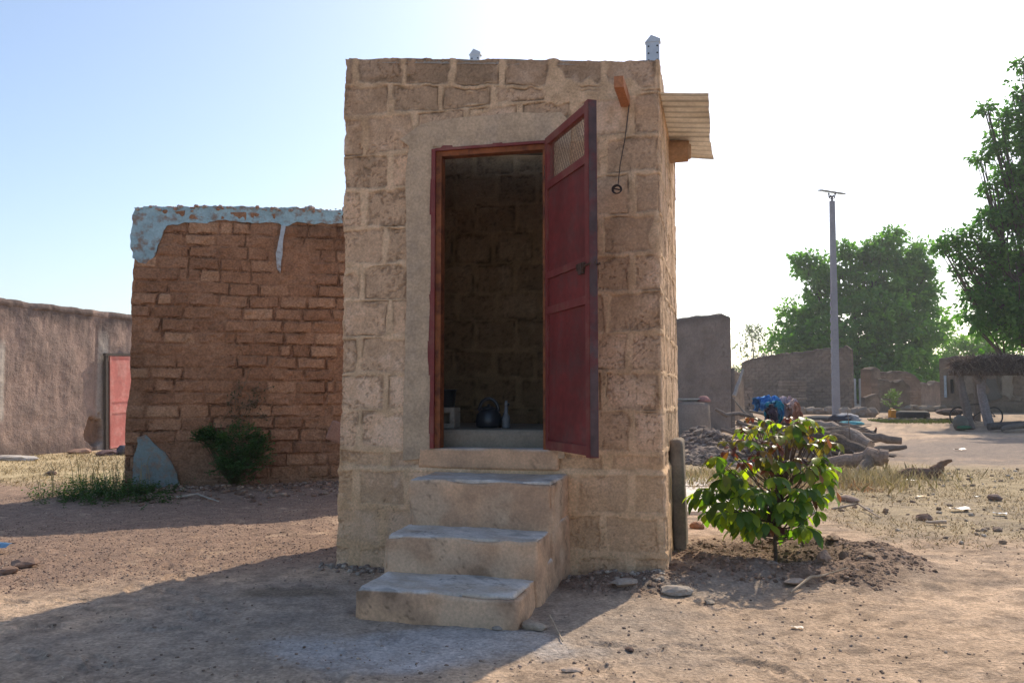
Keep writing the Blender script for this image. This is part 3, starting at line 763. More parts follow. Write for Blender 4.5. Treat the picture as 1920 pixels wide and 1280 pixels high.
mwpoly([(536, 424), (532, 445), (529, 480), (525, 512), (519, 505), (517, 475), (524, 450), (527, 424)], .045, (.46, .50, .52), seed=4, jit=.01)
mwpoly([(338, 915), (325, 870), (310, 848), (290, 830), (272, 815), (258, 818), (254, 850), (250, 890), (243, 925)], .05, (.21, .265, .26), seed=5, jit=.035)
# reddish eroded crest above the band
mb = MB(); pts_ = []; rg = np.random.RandomState(5)
n_ = 200; uu = rg.uniform(0.02, MW.L+.1, n_); zz = mwtop(uu)+rg.uniform(-.03, .03, n_)
scatter(mb, ROCK, np.stack([uu, rg.uniform(-.03, .1, n_), zz], -1), rg.uniform(.015, .045, n_), mix((.40, .20, .12), (.42, .42, .40), rg.rand(n_)), 5)
tag(mb.build('rubble_crest', MUD, mw), kind='stuff')
# clay shard between wall and building
p = G(640, 905)
q = at(628, 826, 9.6)
mb = MB(); rbox(mb, (-.13, -.025, -.12), (.30, .025, .12), .02, .03, .012, 8, 3, c=(.33, .20, .15))
o = mb.build('clay_slab', STM); o.location = at(634, 812, 9.9); o.rotation_euler = (R(10), R(20), R(14))
o.location = at(636, 811, 10.42)
tag(o, 'pinkish clay slab jutting from behind the left edge of the block building', 'slab')
bpy.context.view_layer.update()

# ------------------------------------------------------------------ plastered house (far left) with pink door
PH = Plane((-9.96-.309*4, 16.6-.951*4), (-9.96+.309*6, 16.6+.951*6))
ph = empty('plastered_house', PH.o, PH.rz, 'long mauve-brown plastered mud house with a crumbling top edge at far left', 'building')
def phf(U_, Z, tt, seed=800):
    n = fbm(U_*3, Z*3, 0, seed, 5); nl = fbm(U_*.8, Z*.8, 0, seed+1, 3); st = fbm(U_*6, Z*1.1, 0, seed+2, 4); nf = fbm(U_*22, Z*22, 0, seed+4, 3)
    C = mix((.34, .25, .21), (.27, .205, .175), sst(-.3, .4, n+.3*nl))
    C = mix(C, np.array((.42, .30, .24)), .4*sst(.2, .55, fbm(U_*7, Z*5, 0, seed+3, 4)))
    C = mix(C, np.array((.10, .08, .075)), .75*sst(.75, .1, tt+.45*st)*sst(-.5, .3, n+.3))
    C = mix(C, np.array((.14, .11, .10)), .6*sst(.4, .05, Z+.12*n))
    h = .02*n+.012*st+.05*nl+.004*nf
    # top course of clods
    h = h+.05*sst(.14, .10, tt)*(.6+.6*fbm(U_*5, U_*0, 0, seed+6, 2))
    # pale flaked patch at the left
    ul = PH.uv(0, 720)[0]; r = (U_-(ul+.0))-.03+.05*n
    pat = sst(.10, .03, r)*sst(2.35, 2.1, Z+.1*n)*sst(.6, .75, Z+.1*n)
    C = mix(C, np.array((.52, .46, .40)), .9*pat)
    # cement strip beside the door
    ud = PH.uv(192, 740)[0]; s_ = np.abs(U_-(ud-.02))
    C = mix(C, np.array((.34, .31, .28)), .8*sst(.18, .12, s_+.03*n)*sst(2.8, 2.4, Z))
    h = h-.03*np.exp(-((U_-ud+.22)/.03)**2)*sst(2.9, 2.5, Z)
    # hole knocked at the foot
    uh, zh = PH.uv(178, 808); rr = np.hypot((U_-uh+.02)/.28, (Z-zh)/.42)+.7*n
    ho = sst(1.05, .8, rr); h = h-.13*ho; C = mix(C, np.array((.22, .135, .09)), ho*.9)
    return h, C
def phtop(u): return 3.07+.025*fbm(u*4, u*0, 0, 5, 3)+.022*np.abs(np.sin(u*5.2+1.3*fbm(u, u*0, 0, 2, 2)))
PLM = surf('house_plaster', None, rough=1, ns=25, na=.2, ns2=5, na2=.15, bump=.7, bs=30, bd=.02, spec=.05)
rag_wall(PH, 0, 10, phtop, .4, phf, .03, PLM, 'wall', ph, seed=800)
PINK = surf('faded_red_paint', (.56, .19, .16), rough=.6, ns=15, na=.12, ns2=2.5, na2=.2, bump=.1, bs=20, tint=(.66, .34, .29), ta=.7, ts=3)
pd = bpy.data.objects.new('door', None); COL.objects.link(pd); pd.parent = ph; pd.location = (PH.uv(199, 848)[0], -.05, 0); pd.rotation_euler = (0, R(-2.5), 0)
zt = PH.uv(215, 668)[1]
mb = MB()
W_ = 1.0
mb.box((0, -.05, .02), (W_, -.03, zt)); mb.box((-.0, -.066, .02), (.05, -.05, zt)); mb.box((W_-.05, -.066, .02), (W_, -.05, zt))
for z in (.02, .80, 1.05, zt-.05): mb.box((.05, -.064, z), (W_-.05, -.05, z+.04))
mb.build('leaf', PINK, pd)
mb = MB(); mb.box((-.14, -.075, zt+.0), (W_+.1, .0, zt+.06), (.10, .08, .07)); mb.box((-.12, -.06, 0), (-.05, .0, zt), (.06, .05, .05)); mb.build('frame', surf('old_timber', (.09, .075, .065)), pd)
mb = MB(); uh, zh = PH.uv(183, 815)

# ------------------------------------------------------------------ plants by the walls
LEAF = leafmat('leaf')
DRY = leafmat('dry_straw', .8, .25, (1.1, 1., .8), .1)
def leafquad(P, D, Nn, ln, wd, fold=.25, n=3):
    """vectorised leaves: base P, direction D, normal Nn -> V (m,6,3), F ; pointed oval with fold"""
    Sd = np.cross(D, Nn); Sd /= np.maximum(np.linalg.norm(Sd, axis=1)[:, None], 1e-6)
    ln = np.asarray(ln)[:, None]; wd = np.asarray(wd)[:, None]
    a = P; b = P+D*ln*.55+Sd*wd*.5+Nn*wd*fold; c = P+D*ln-Nn*ln*.12; d = P+D*ln*.55-Sd*wd*.5+Nn*wd*fold; m = P+D*ln*.55
    V = np.stack([a, b, c, d, m], 1); F = np.array([[0, 1, 4], [1, 2, 4], [2, 3, 4], [3, 0, 4]])
    k = len(P); FF = (F[None]+(np.arange(k)*5)[:, None, None]).reshape(-1, 3)
    return V.reshape(-1, 3), FF
def rdirs(n, rg, up=0.):
    v = rg.normal(size=(n, 3)); v[:, 2] += up; return v/np.linalg.norm(v, axis=1)[:, None]
def compound(mb, base, tip, rg, n=10, ln=.035, wd=.018, col=(.06, .13, .03), jit=.3):
    """feathery stalk with paired leaflets"""
    b = np.array(base); t = np.array(tip); f = np.repeat(np.linspace(.1, 1, n), 2); P = b+(t-b)*f[:, None]
    ax = (t-b)/np.linalg.norm(t-b); sd = np.cross(ax, (0, 0, 1.)); sd /= max(np.linalg.norm(sd), 1e-6)
    sg = np.tile([1, -1], n)[:, None]; D = sd*sg+ax*.4+rg.normal(size=(2*n, 3))*.2; D /= np.linalg.norm(D, axis=1)[:, None]
    Nn = np.array([0, 0, 1.])+rg.normal(size=(2*n, 3))*.35; V, F = leafquad(P, D, Nn/np.linalg.norm(Nn, axis=1)[:, None], ln*(.7+.6*rg.rand(2*n)), wd*(.8+.4*rg.rand(2*n)))
    c = np.array(col)*(1+jit*(rg.rand(2*n, 1)*2-1)); mb.add(V, F, np.repeat(c, 5, 0))
def weed(name, base, pts, n, ln, col, label, cat, seed=0, lf=.035, group=None):
    rg = np.random.RandomState(seed); root = empty(name, base, 0, label, cat, group)
    fm = MB(); sm = MB()
    B = np.array((0, 0, 0.))
    for c_, r_ in pts:
        for i in range(n):
            p = np.array(c_)+rdirs(1, rg)[0]*np.array(r_)*rg.rand()**.4
            q = B+(p-B)*.5+rg.normal(size=3)*.03; 
            d = p-q; d /= np.linalg.norm(d); d = d+rg.normal(size=3)*.5; d[2] -= .2; d /= np.linalg.norm(d)
            if i % 3 == 0: sm.tube([tuple(B), tuple(q), tuple(p)], [.006, .004, .002], 5, (.10, .10, .05))
            compound(fm, p, p+d*ln*(.7+.5*rg.rand()), rg, 7, lf, lf*.55, col)
    sm.build('stem', LEAF, root); fm.build('foliage', LEAF, root); return root
b = onground(at(440, 745, 10.3).x, 10.3)
def rel(px, py, d): v = at(px, py, d)-b; return (v.x, v.y, v.z)
dd = b.y
weed('weed_bush', b, [(rel(450, 825, dd-.1), (.26, .2, .18)), (rel(440, 865, dd-.1), (.22, .2, .14)), (rel(480, 835, dd), (.14, .15, .12)), (rel(415, 835, dd), (.18, .1, .09)), (rel(390, 822, dd), (.12, .08, .04)), (rel(445, 882, dd-.1), (.27, .15, .13)), (rel(470, 860, dd-.1), (.24, .15, .14))], 62, .13, (.06, .125, .042), 'dark green leafy weed growing at the foot of the mud brick wall', 'bush', 11, .042)
# dry vine on the mud wall
rg = np.random.RandomState(3); mb = MB()
for i in range(26):
    x0, y0 = rg.uniform(430, 500), rg.uniform(735, 800); p = MW.P(*MW.uv(x0, y0, .06), .06); pts = [p]
    for k in range(4): p = p+Vector((rg.normal()*.06, -.004, rg.normal()*.07)); pts.append(p.copy())
    mb.tube(pts, .0035, 4, (.20, .15, .10))
    for q in pts: V, F = leafquad(np.array([q]), rdirs(1, rg), rdirs(1, rg), [.04], [.025]); mb.add(V, F, (.10, .085, .045))
tag(mb.build('dry_vine', DRY), 'withered brown vine clinging to the mud brick wall above the green weed', 'plant')
# low green weeds at the left corner of the mud wall : ground cover
rg = np.random.RandomState(21); mb = MB()
for i in range(900):
    px = rg.uniform(60, 345) if i % 5 else rg.uniform(120, 300); py = 930+rg.normal()*9-(px-200)*.02
    if rg.rand() > math.exp(-((px-210)/95)**2)+.05: continue
    g = G(px, py); hgt = rg.uniform(.03, .16)*(1.3 if 130 < px < 250 else .7)
    tip = g+Vector((rg.normal()*.07, rg.normal()*.05, hgt)); compound(mb, tuple(g), tuple(tip), rg, 5, .035, .02, (.055, .105, .03))
mb.build('weeds', LEAF); tag(bpy.data.objects['weeds'], 'low dark green weeds spreading at the left foot of the mud brick wall', 'weeds', kind='stuff')
def grass(name, n, sampler, hgt, col, label, seed, wd=.006, lean=.5, jit=.3):
    rg = np.random.RandomState(seed); P = sampler(n, rg); z = gz(P[:, 0], P[:, 1]); n = len(P)
    base = np.column_stack([P, z-.005]); h = hgt*(.4+rg.rand(n)); D = np.column_stack([rg.normal(size=n)*lean, rg.normal(size=n)*lean, np.ones(n)]); D /= np.linalg.norm(D, axis=1)[:, None]
    s = np.column_stack([rg.normal(size=(n, 2)), np.zeros(n)]); s /= np.linalg.norm(s, axis=1)[:, None]; wv = wd*(.6+.8*rg.rand(n))
    mid = base+D*(h*.55)[:, None]; tip = base+D*h[:, None]+np.column_stack([rg.normal(size=(n, 2))*.25*h[:, None], -.15*h*rg.rand(n)])
    V = np.stack([base-s*wv[:, None], base+s*wv[:, None], mid+s*wv[:, None]*.7, tip, mid-s*wv[:, None]*.7], 1)
    F = (np.array([[0, 1, 2, 3, 4]])+(np.arange(n)*5)[:, None]); c = np.array(col)[rg.randint(len(col), size=n)]*(1+jit*(rg.rand(n, 1)*2-1))
    m_ = MB(); m_.add(V.reshape(-1, 3), F, np.repeat(c, 5, 0)); o = m_.build(name, DRY); tag(o, label, 'grass', kind='stuff'); return o
STRAW = [(.42, .34, .22), (.35, .27, .17), (.50, .42, .30), (.24, .21, .12)]
def samp(x0, x1, y0, y1, seed, sc=1.2, thr=-.1):
    def f(n, rg):
        x = rg.uniform(x0, x1, n); y = rg.uniform(y0, y1, n); k = fbm(x*sc, y*sc, 0, seed, 3) > thr+rg.normal(size=n)*.15; return np.column_stack([x, y])[k]
    return f
grass('dry_grass', 16000, samp(-11.5, -4, 11.3, 18, 71), .06, [(.42, .35, .21), (.36, .29, .18), (.50, .42, .29), (.28, .23, .15)], 'pale dry grass on the sunlit ground before the plastered house', 31, .007, .9)
grass('dry_grass', 34000, samp(3.0, 9.5, 6.6, 13.8, 72, 1.5, -.15), .04, STRAW[1:]+[(.30, .25, .17)], 'thin dry grass and straw on the open ground at right', 32, .0045, 1.1)
def s3(n, rg):
    px = rg.uniform(1540, 1760, n); d = rg.uniform(11.0, 14.5, n); return np.column_stack([(px-960)/1600*d, d])
def clump(n, rg, cx=[(1580, 12.2), (1640, 11.8), (1560, 13), (1600, 11.4), (1530, 12.), (1700, 12.6), (1310, 11.6), (1340, 12.4)]):
    k = rg.randint(len(cx), size=n); c_ = np.array(cx)[k]; d = c_[:, 1]+rg.normal(size=n)*.45; return np.column_stack([(c_[:, 0]-960)/1600*c_[:, 1]+rg.normal(size=n)*.4, d])
grass('tall_dry_grass', 3200, clump, .20, [(.42, .36, .22), (.36, .31, .17), (.28, .26, .12), (.45, .39, .27)], 'taller yellow-green dry weeds around the fallen logs', 33, .005, .45)
grass('dry_stalks', 160, lambda n, rg: np.column_stack([rg.uniform(-5.3, -4.3, n), rg.uniform(9.6, 11, n)]), .5, [(.30, .26, .15)], 'thin dry stalks at the left corner of the mud brick wall', 34, .004, .15)
grass('dry_grass', 5000, samp(2.2, 4.6, 10.5, 13.0, 75, 2, -.3), .10, STRAW+[(.40, .22, .12)], 'dry straw-coloured grass between the block building and the shrub', 35, .006, .8)

# ------------------------------------------------------------------ pebbles, clods
def stones(name, n, sampler, smin, smax, cols, label, seed, sink=.3, mat=None, tm=ROCK, pw=3.):
    rg = np.random.RandomState(seed); P = sampler(n, rg); n = len(P); S = smin+(smax-smin)*rg.rand(n)**pw
    z = gz(P[:, 0], P[:, 1])+S*(.5-sink); C = np.array(cols)[rg.randint(len(cols), size=n)]*(1+.3*(rg.rand(n, 1)*2-1))
    m_ = MB(); scatter(m_, tm, np.column_stack([P, z]), S, C, seed); o = m_.build(name, mat or STM); tag(o, label, 'stones', kind='stuff'); return o
def persp(n, rg, y0=2.9, y1=14.):
    d = np.exp(rg.uniform(math.log(y0), math.log(y1), n)); return np.column_stack([rg.uniform(-.72, .72, n)*d, d])
def notin(P):
    u = (P[:, 0]-FL.x)*UX.x+(P[:, 1]-FL.y)*UX.y; v = (P[:, 0]-FL.x)*UY.x+(P[:, 1]-FL.y)*UY.y
    ins = (u > -.02) & (u < WB+.02) & (v > -.0) & (v < LB+.02); st_ = (u > .69) & (u < 1.66) & (v > -1.34) & (v <= 0)
    return P[~(ins | st_)]
def clus(n, rg):
    P = notin(persp(n, rg)); return P[fbm(P[:, 0]*1.3, P[:, 1]*1.3, 0, 88, 4) > -.15+.35*rg.rand(len(P))]
stones('gravel', 15000, clus, .0015, .013, [(.34, .25, .19), (.40, .31, .24), (.22, .16, .12), (.30, .22, .17)], 'small pebbles strewn over the dusty yard', 41, pw=4)
def reds(n, rg):
    P = notin(persp(n, rg, 4.8, 10)); return P[redz(P[:, 0], P[:, 1]) > .3+.4*rg.rand(len(P))]
stones('red_gravel', 34000, reds, .002, .011, [(.27, .18, .14), (.21, .14, .11), (.31, .22, .17), (.42, .32, .25), (.26, .18, .14)], 'reddish laterite gravel spread left of the block building', 42, pw=2)
def mnd(n, rg):
    P = notin(np.column_stack([rg.uniform(.2, 3.6, n), rg.uniform(4.7, 7.2, n)])); return P[mound(P[:, 0], P[:, 1]) > .15+.5*rg.rand(len(P))]
stones('soil_clods', 26000, mnd, .003, .030, [(.20, .135, .10), (.25, .175, .13), (.16, .11, .08), (.28, .20, .15)], 'crumbly brown soil clods heaped round the young shrub', 43, sink=.7, pw=5)
def foot(n, rg):
    P = []
    u = rg.uniform(-.1, WB, n); v = -np.abs(rg.normal(size=n))*.10-.03
    X = FL.x+u*UX.x+v*UY.x; Y = FL.y+u*UX.y+v*UY.y; return notin(np.column_stack([X, Y]))
stones('twig_litter', 0, notin, 0, 0, [(0, 0, 0)], '', 0) if False else None
grass('straw_litter', 3800, lambda n, rg: notin(persp(n, rg, 2.9, 11)), .03, [(.50, .42, .30), (.30, .23, .17), (.60, .54, .44), (.22, .17, .13)], 'tiny straw and twig bits strewn over the bare earth', 36, .0022, 6.)
stones('wall_foot_rubble', 900, foot, .004, .03, [(.30, .24, .19), (.24, .18, .14), (.36, .30, .24)], 'crumbled mortar lying along the foot of the block building', 44)
def bank(n, rg):
    u = rg.uniform(-.3, 2.7, n); v = .1+np.abs(rg.normal(size=n))*.4
    p = np.array([tuple(MW.P(a, 0, c)) for a, c in zip(u, v)]); return p[:, :2]
stones('bank_rubble', 1500, bank, .006, .05, [(.24, .155, .11), (.18, .12, .09), (.33, .25, .19)], 'broken earth lumps along the foot of the mud brick wall', 45)
stones('yard_rubble', 900, lambda n, rg: np.column_stack([rg.uniform(3.3, 9.5, n), rg.uniform(6.6, 14, n)]), .006, .045, [(.30, .23, .17), (.20, .15, .11), (.42, .36, .29)], 'scattered small stones on the open ground at right', 46, pw=4)
def rock(px, py, s, sq, c, label, seed, group=None, sink=.3, rz=None):
    g = G(px, py); V, F = ROCK2[seed % 4]; rg = np.random.RandomState(seed); m_ = MB(); a = rg.uniform(0, 6.28) if rz is None else rz
    V = V*np.array(sq); V = V @ np.array(Matrix.Rotation(a, 3, 'Z')).T
    m_.add(V*s, F, c); o = m_.build('rock', STM, smooth=False); o.location = g+Vector((0, 0, s*sq[2]*(.7-sink))); tag(o, label, 'rock', group); return o
GR = 'loose stones in the yard'
rock(1003, 1178, .055, (1.2, 1, .7), (.36, .28, .21), 'tan lump of mortar at the right foot of the lowest step', 1, GR)
rock(932, 1180, .03, (1, 1, .7), (.33, .27, .22), 'small grey stone before the lowest step', 2, GR)
rock(1172, 1100, .06, (1.4, 1, .6), (.34, .28, .23), 'flat grey stone before the right front corner of the block building', 3, GR)
rock(1265, 1112, .075, (1.3, 1, .6), (.36, .31, .26), 'pale angular stone at the left end of the soil mound', 4, GR)
rock(1330, 1130, .035, (1.3, 1, .6), (.30, .25, .2), 'small grey stone low on the soil mound', 5, GR)
rock(1307, 990, .07, (1.0, .9, .8), (.26, .15, .10), 'red-brown clod beside the upright slab', 6, GR)
rock(1545, 1068, .06, (.7, .8, 1.1), (.30, .215, .16), 'upright angular clod in front of the shrub pit', 7, GR)
rock(1582, 1058, .05, (.6, .6, 1.1), (.20, .14, .10), 'dark pointed clod beside the upright angular clod', 8, GR)
rock(1489, 1098, .05, (1.3, 1, .6), (.42, .33, .26), 'pale tan stone on the front slope of the mound', 9, GR)
rock(1448, 1062, .05, (1.3, 1, .6), (.26, .21, .18), 'grey stone by the stem of the shrub', 10, GR)
rock(1562, 1018, .06, (1.5, 1, .6), (.24, .17, .12), 'brown clod on the rim behind the shrub', 11, GR)
rock(1630, 1055, .05, (1.5, 1, .5), (.25, .18, .13), 'flattish clod at the right of the mound', 12, GR)
rock(1180, 1218, .022, (1.3, 1, .7), (.15, .10, .08), 'dark pebble in the sunlit foreground left of centre', 13, GR)
rock(1073, 1258, .03, (1.5, 1, .6), (.48, .36, .27), 'pale flat stone at the bottom edge in the sun', 14, GR)
rock(1733, 975, .07, (1.1, 1, .8), (.24, .17, .13), 'brown stone on the dry ground with a pale stick beside it', 15, GR)
rock(1865, 937, .08, (1.1, 1, .8), (.20, .15, .13), 'dark brown stone at the right on the grassy ground', 16, GR)
rock(1595, 940, .09, (1.4, 1, .7), (.26, .20, .17), 'weathered stone behind the right side of the shrub', 17, GR)
rock(1870, 995, .05, (1.1, 1, .7), (.24, .18, .14), 'small brown stone below the dark brown one at right', 18, GR)
rock(45, 1062, .07, (1.2, 1, .8), (.26, .18, .14), 'crumbly clod heap at the left edge of the gravel', 19, GR)
rock(18, 1075, .05, (1.2, 1, .8), (.24, .16, .12), 'second clod in front of the crumbly heap at left', 20, GR)
rock(147, 850, .17, (1.3, 1, .6), (.34, .22, .17), 'reddish stone at the foot of the plastered house', 21, GR)
rock(205, 853, .22, (1.3, 1, .5), (.15, .10, .10), 'dark stone before the faded red door', 22, GR)
rock(236, 852, .17, (1.1, 1, 1), (.10, .10, .12), 'dark lump at the corner of the faded red door', 23, GR)
rock(20, 862, .25, (2.0, 1, .35), (.50, .46, .42), 'pale flat slab at the far left edge of the grass', 24, GR)
rock(95, 890, .09, (1.2, 1, .7), (.14, .10, .08), 'dark stone in the dry grass at left', 25, GR)
rock(505, 836, .01, (1, 1, 1), (.3, .3, .3), 'x', 26, GR) if False else None
# sticks
def stick(pts, rad, c, label, seed=0, name='stick', cat='stick', nz=.1, group=None, n=8, mat=None):
    m_ = MB(); P = [Vector(p) for p in pts]; Q = []
    for i in range(len(P)-1):
        for k in range(4): Q.append(P[i].lerp(P[i+1], k/4))
    Q.append(P[-1]); rr = np.interp(np.linspace(0, 1, len(Q)), np.linspace(0, 1, len(rad)), rad)
    rg = np.random.RandomState(seed)
    Q = [q+Vector(rg.normal(size=3)*rr[i]*.10) for i, q in enumerate(Q)]
    m_.tube(Q, list(rr), n, c, nz, seed, nf=4/max(rad)*.2); o = m_.build(name, mat or WD, loc=tuple(P[0]), smooth=False); tag(o, label, cat, group); return o
stick([G(1482, 1116, .02), G(1520, 1098, .04), G(1545, 1090, .03), G(1590, 1082, .04)], [.006, .008, .006, .004], (.42, .32, .22), 'thin pale curved stick lying on the front of the soil mound')
stick([G(1735, 982, .02), G(1775, 985, .03)], [.012, .018], (.46, .38, .30), 'short pale stick beside a brown stone on the dry ground')
stick([G(1560, 957, .02), G(1610, 955, .06), G(1650, 974, .02)], [.012, .01, .006], (.30, .24, .19), 'crooked grey twig on the ground right of the shrub')
stick([G(330, 938, .03), G(370, 936, .05), G(410, 945, .03)], [.012, .012, .006], (.38, .33, .27), 'pale dead branch lying at the foot of the mud brick wall')
stick([G(1030, 1160, .02), G(1055, 1205, .01)], [.006, .004], (.40, .31, .22), 'short twig right of the lowest step')
# paving
PV = surf('concrete_paving', (.66, .60, .52), ns=20, na=.12, ns2=3, na2=.15, bump=.3)
mb = MB()
def pvq(px0, py0, px1, py1):
    a, b_, c_, d = [G(x, y) for x, y in ((px0, py1), (px1, py1), (px1, py0), (px0, py0))]
    return a, b_, c_, d
for (x0, x1, y0, y1) in ((1.6, 2.85, 11.0, 12.3), (1.5, 3.0, 9.62, 10.96), (1.5, 3.05, 8.6, 9.58)):
    rbox(mb, (x0, y0, -.05), (x1, y1, .032+.006*(y0 > 10)), .012, .1, .004, 4, int(y0), c=(1, 1, 1))
o = mb.build('pavement', PV); tag(o, kind='structure')
# blue-white scrap at left edge
mb = MB(); X, Y = np.meshgrid(np.linspace(-.16, .10, 12), np.linspace(-.06, .06, 8), indexing='ij')
Z = .05+.03*np.cos(Y*20)+.012*fbm(X*20, Y*20, 0, 4, 3)-X*.1
mb.grid(np.stack([X, Y, Z], -1), mix((.5, .55, .6), (.05, .13, .25), (fbm(X*12, Y*12, 0, 3, 2) > .1).astype(float)))
o = mb.build('plastic_scrap', surf('plastic', None, rough=.4, bump=.1), smooth=True); o.location = G(-6, 1036); tag(o, 'crumpled blue and white plastic scrap at the left edge of the gravel', 'litter')

# ------------------------------------------------------------------ young shrub with whorled leaves
def shrub():
    rg = np.random.RandomState(12); B = Vector((SHR[0], SHR[1], float(gz(*SHR))-.02))
    root = empty('young_shrub', B, 0, 'leafy young shrub with broad green leaves and reddish tips in a freshly dug soil pit', 'shrub')
    st = MB(); fo = MB(); yo = MB(); Bn = np.array(B)
    def px3(px, py, dd=0.): return np.array(at(px, py, SHR[1]+dd))-Bn
    stem = [(0, 0, 0), (.005, 0, .12), (.0, .01, .3), (.04, 0, .5), (.09, 0, .75), tuple(px3(1478, 790))]
    st.tube(stem, [.014, .014, .012, .011, .008, .005], 8, (.12, .09, .07))
    def leafshape(base, d, n, L, W, droop, col, tgt):
        # obovate leaflet, 3x6 grid bent along its length
        t = np.linspace(0, 1, 6); wpro = np.array([.06, .30, .68, 1.0, .92, .12])*W/2
        s = np.cross(d, n); s /= np.linalg.norm(s); n2 = np.cross(s, d); pts = []
        for k in range(6):
            a = droop*t[k]; c_ = base+d*L*t[k]*math.cos(a*.6)+np.array([0, 0, -1.])*L*t[k]*math.sin(a*.6)
            for q in (-1, 0, 1): pts.append(c_+s*wpro[k]*q+n2*(abs(q)*wpro[k]*.28))
        F = [[k*3+q, k*3+q+1, (k+1)*3+q+1, (k+1)*3+q] for k in range(5) for q in (0, 1)]
        tgt.add(np.array(pts), F, col)
    cands = []
    # outline of the crown in the photograph: (row y, left x, right x)
    rows_ = [(800, 1390, 1540), (830, 1345, 1565), (870, 1325, 1570), (910, 1320, 1560), (945, 1310, 1548), (975, 1355, 1530)]
    for yy, xl, xr in rows_:
        nn = int((xr-xl)/8.8)
        for i in range(nn):
            f = (i+rg.rand())/nn; px = xl+8+(xr-xl-16)*f; e = math.sqrt(max(0, 1-(2*f-1)**2))
            dd = (-.40 if rg.rand() < .62 else .40)*e*(.35+.65*rg.rand()); cands.append((px, yy+rg.uniform(-18, 18), dd))
    cands += [(1478, 785, 0), (1320, 915, -.1), (1308, 925, -.05), (1425, 800, 0), (1397, 805, .05), (1520, 800, 0), (1555, 815, 0), (1560, 830, -.1), (1340, 990-130, 0), (1552, 925, -.05)]
    for (px, py, dd) in cands:
        tip = px3(px, py, dd); hgt = tip[2]
        z0 = max(.12, min(.8, hgt*.55+.05)); sb = np.array([np.interp(z0, [0, .3, .5, .75, 1.], [0, 0, .04, .09, .13]), 0, z0])
        mid = sb+(tip-sb)*.55+np.array([0, 0, -.04]); st.tube([tuple(sb), tuple(mid), tuple(tip)], [.006, .004, .0025], 5, (.12, .08, .06))
        out = tip-np.array([.04, 0, hgt*.6]); out[2] *= .5; out /= max(np.linalg.norm(out), .05)
        topn = sst(.62, .92, np.array(hgt)); young = rg.rand() < .03+.36*topn
        nl = rg.randint(5, 7); a0 = rg.rand()*6.28
        size = (.075+.055*rg.rand())*(1-.1*topn)*(1.12 if hgt < .55 else 1.)
        if young: size *= .75
        for k in range(nl):
            a = a0+k*6.28/nl+rg.normal()*.12; d = np.array([math.cos(a), math.sin(a), -.15+rg.normal()*.18])+out*.55+np.array([0, 0, -.35*rg.rand()]); d /= np.linalg.norm(d)
            n = np.array([0, 0, 1.])+out*.3+rg.normal(size=3)*.2
            if young:
                c_ = (np.array([.10, .035, .035]) if rg.rand() < .55 else np.array([.17, .05, .025]) if rg.rand() < .5 else np.array([.20, .14, .03]))
            else:
                c_ = np.array([.085, .17, .04])*(1-.45*rg.rand()) if rg.rand() < .62 else np.array([.20, .27, .035])
                if rg.rand() < .55*topn: c_ = np.array([.085, .07, .045]) if rg.rand() < .6 else np.array([.13, .14, .035])
            c_ = c_*(.85+.3*rg.rand())
            leafshape(tip, d, n, size*(.8+.4*rg.rand()), size*.55, .5+.9*rg.rand(), c_, yo if young else fo)
    # a few yellow-orange ones
    for (px, py) in ((1442, 985), (1535, 885), (1550, 820), (1568, 920)):
        leafshape(px3(px, py, -.2), np.array([.2, -.3, -.8])/.88, np.array([.3, -.9, .3]), .07, .035, .3, (.32, .15, .05), yo)
    SL = leafmat('shrub_leaf', .38, .5, (2.9, 3.0, .4), .3)
    st.build('stem', surf('bark', None, bump=.3), root); fo.build('foliage', SL, root, smooth=True); yo.build('young_leaves', leafmat('young_leaf', .35, .4, (1.7, 1.1, .7), .5), root, smooth=True)
shrub()

# ------------------------------------------------------------------ right-hand middle distance
GREYMUD = surf('grey_mud', None, rough=1, ns=18, na=.16, ns2=2.5, na2=.15, bump=.6, bs=14, bd=.03, spec=.05)
def mudfield(seed, bricks=.5, base=(.20, .155, .125), lite=(.26, .205, .165), bh=.16, bl=.36):
    def f(U_, Z, tt):
        n = fbm(U_*2, Z*2, 0, seed, 4); nf = fbm(U_*9, Z*9, 0, seed+1, 3)
        k = np.floor((Z+.02*n)/bh); fz = (Z+.02*n)/bh-k; f_ = (U_+.5*bl*(k % 2)+.03*nf)/bl; fu = f_-np.floor(f_)
        e = np.minimum(np.minimum(fz, 1-fz)*bh, np.minimum(fu, 1-fu)*bl); j = sst(.03, .0, e)*sst(-.3, .3, n+(bricks-.5)*1.2)*(bricks > 0)
        h = .04*n+.012*nf-.022*j
        C = mix(base, lite, sst(-.4, .4, n+.4*nf))*(1-.25*j)[..., None]
        C = C*(1-.25*sst(.35, .05, tt+.1*n))[..., None]
        return h, C
    return f
def mudwall(name, a, b, topz_, th, label, cat='wall', seed=0, res=.05, bricks=.5, z0=None, group=None, rag=.08, **k):
    pl = Plane(a, b); root = empty(name, pl.o, pl.rz, label, cat, group)
    tp = np.array(topz_)
    def tf(u): return np.interp(u/pl.L, tp[:, 0], tp[:, 1])+rag*fbm(u*2.2, u*0, 0, seed+3, 4)+rag*.5*fbm(u*9, u*0, 0, seed+4, 2)
    rag_wall(pl, 0, pl.L, tf, th, mudfield(seed, bricks, **k), res, GREYMUD, 'wall', root, z0=-.3 if z0 is None else z0, seed=seed); return pl, root
def xz(px, py, d): v = at(px, py, d); return v.x, v.z
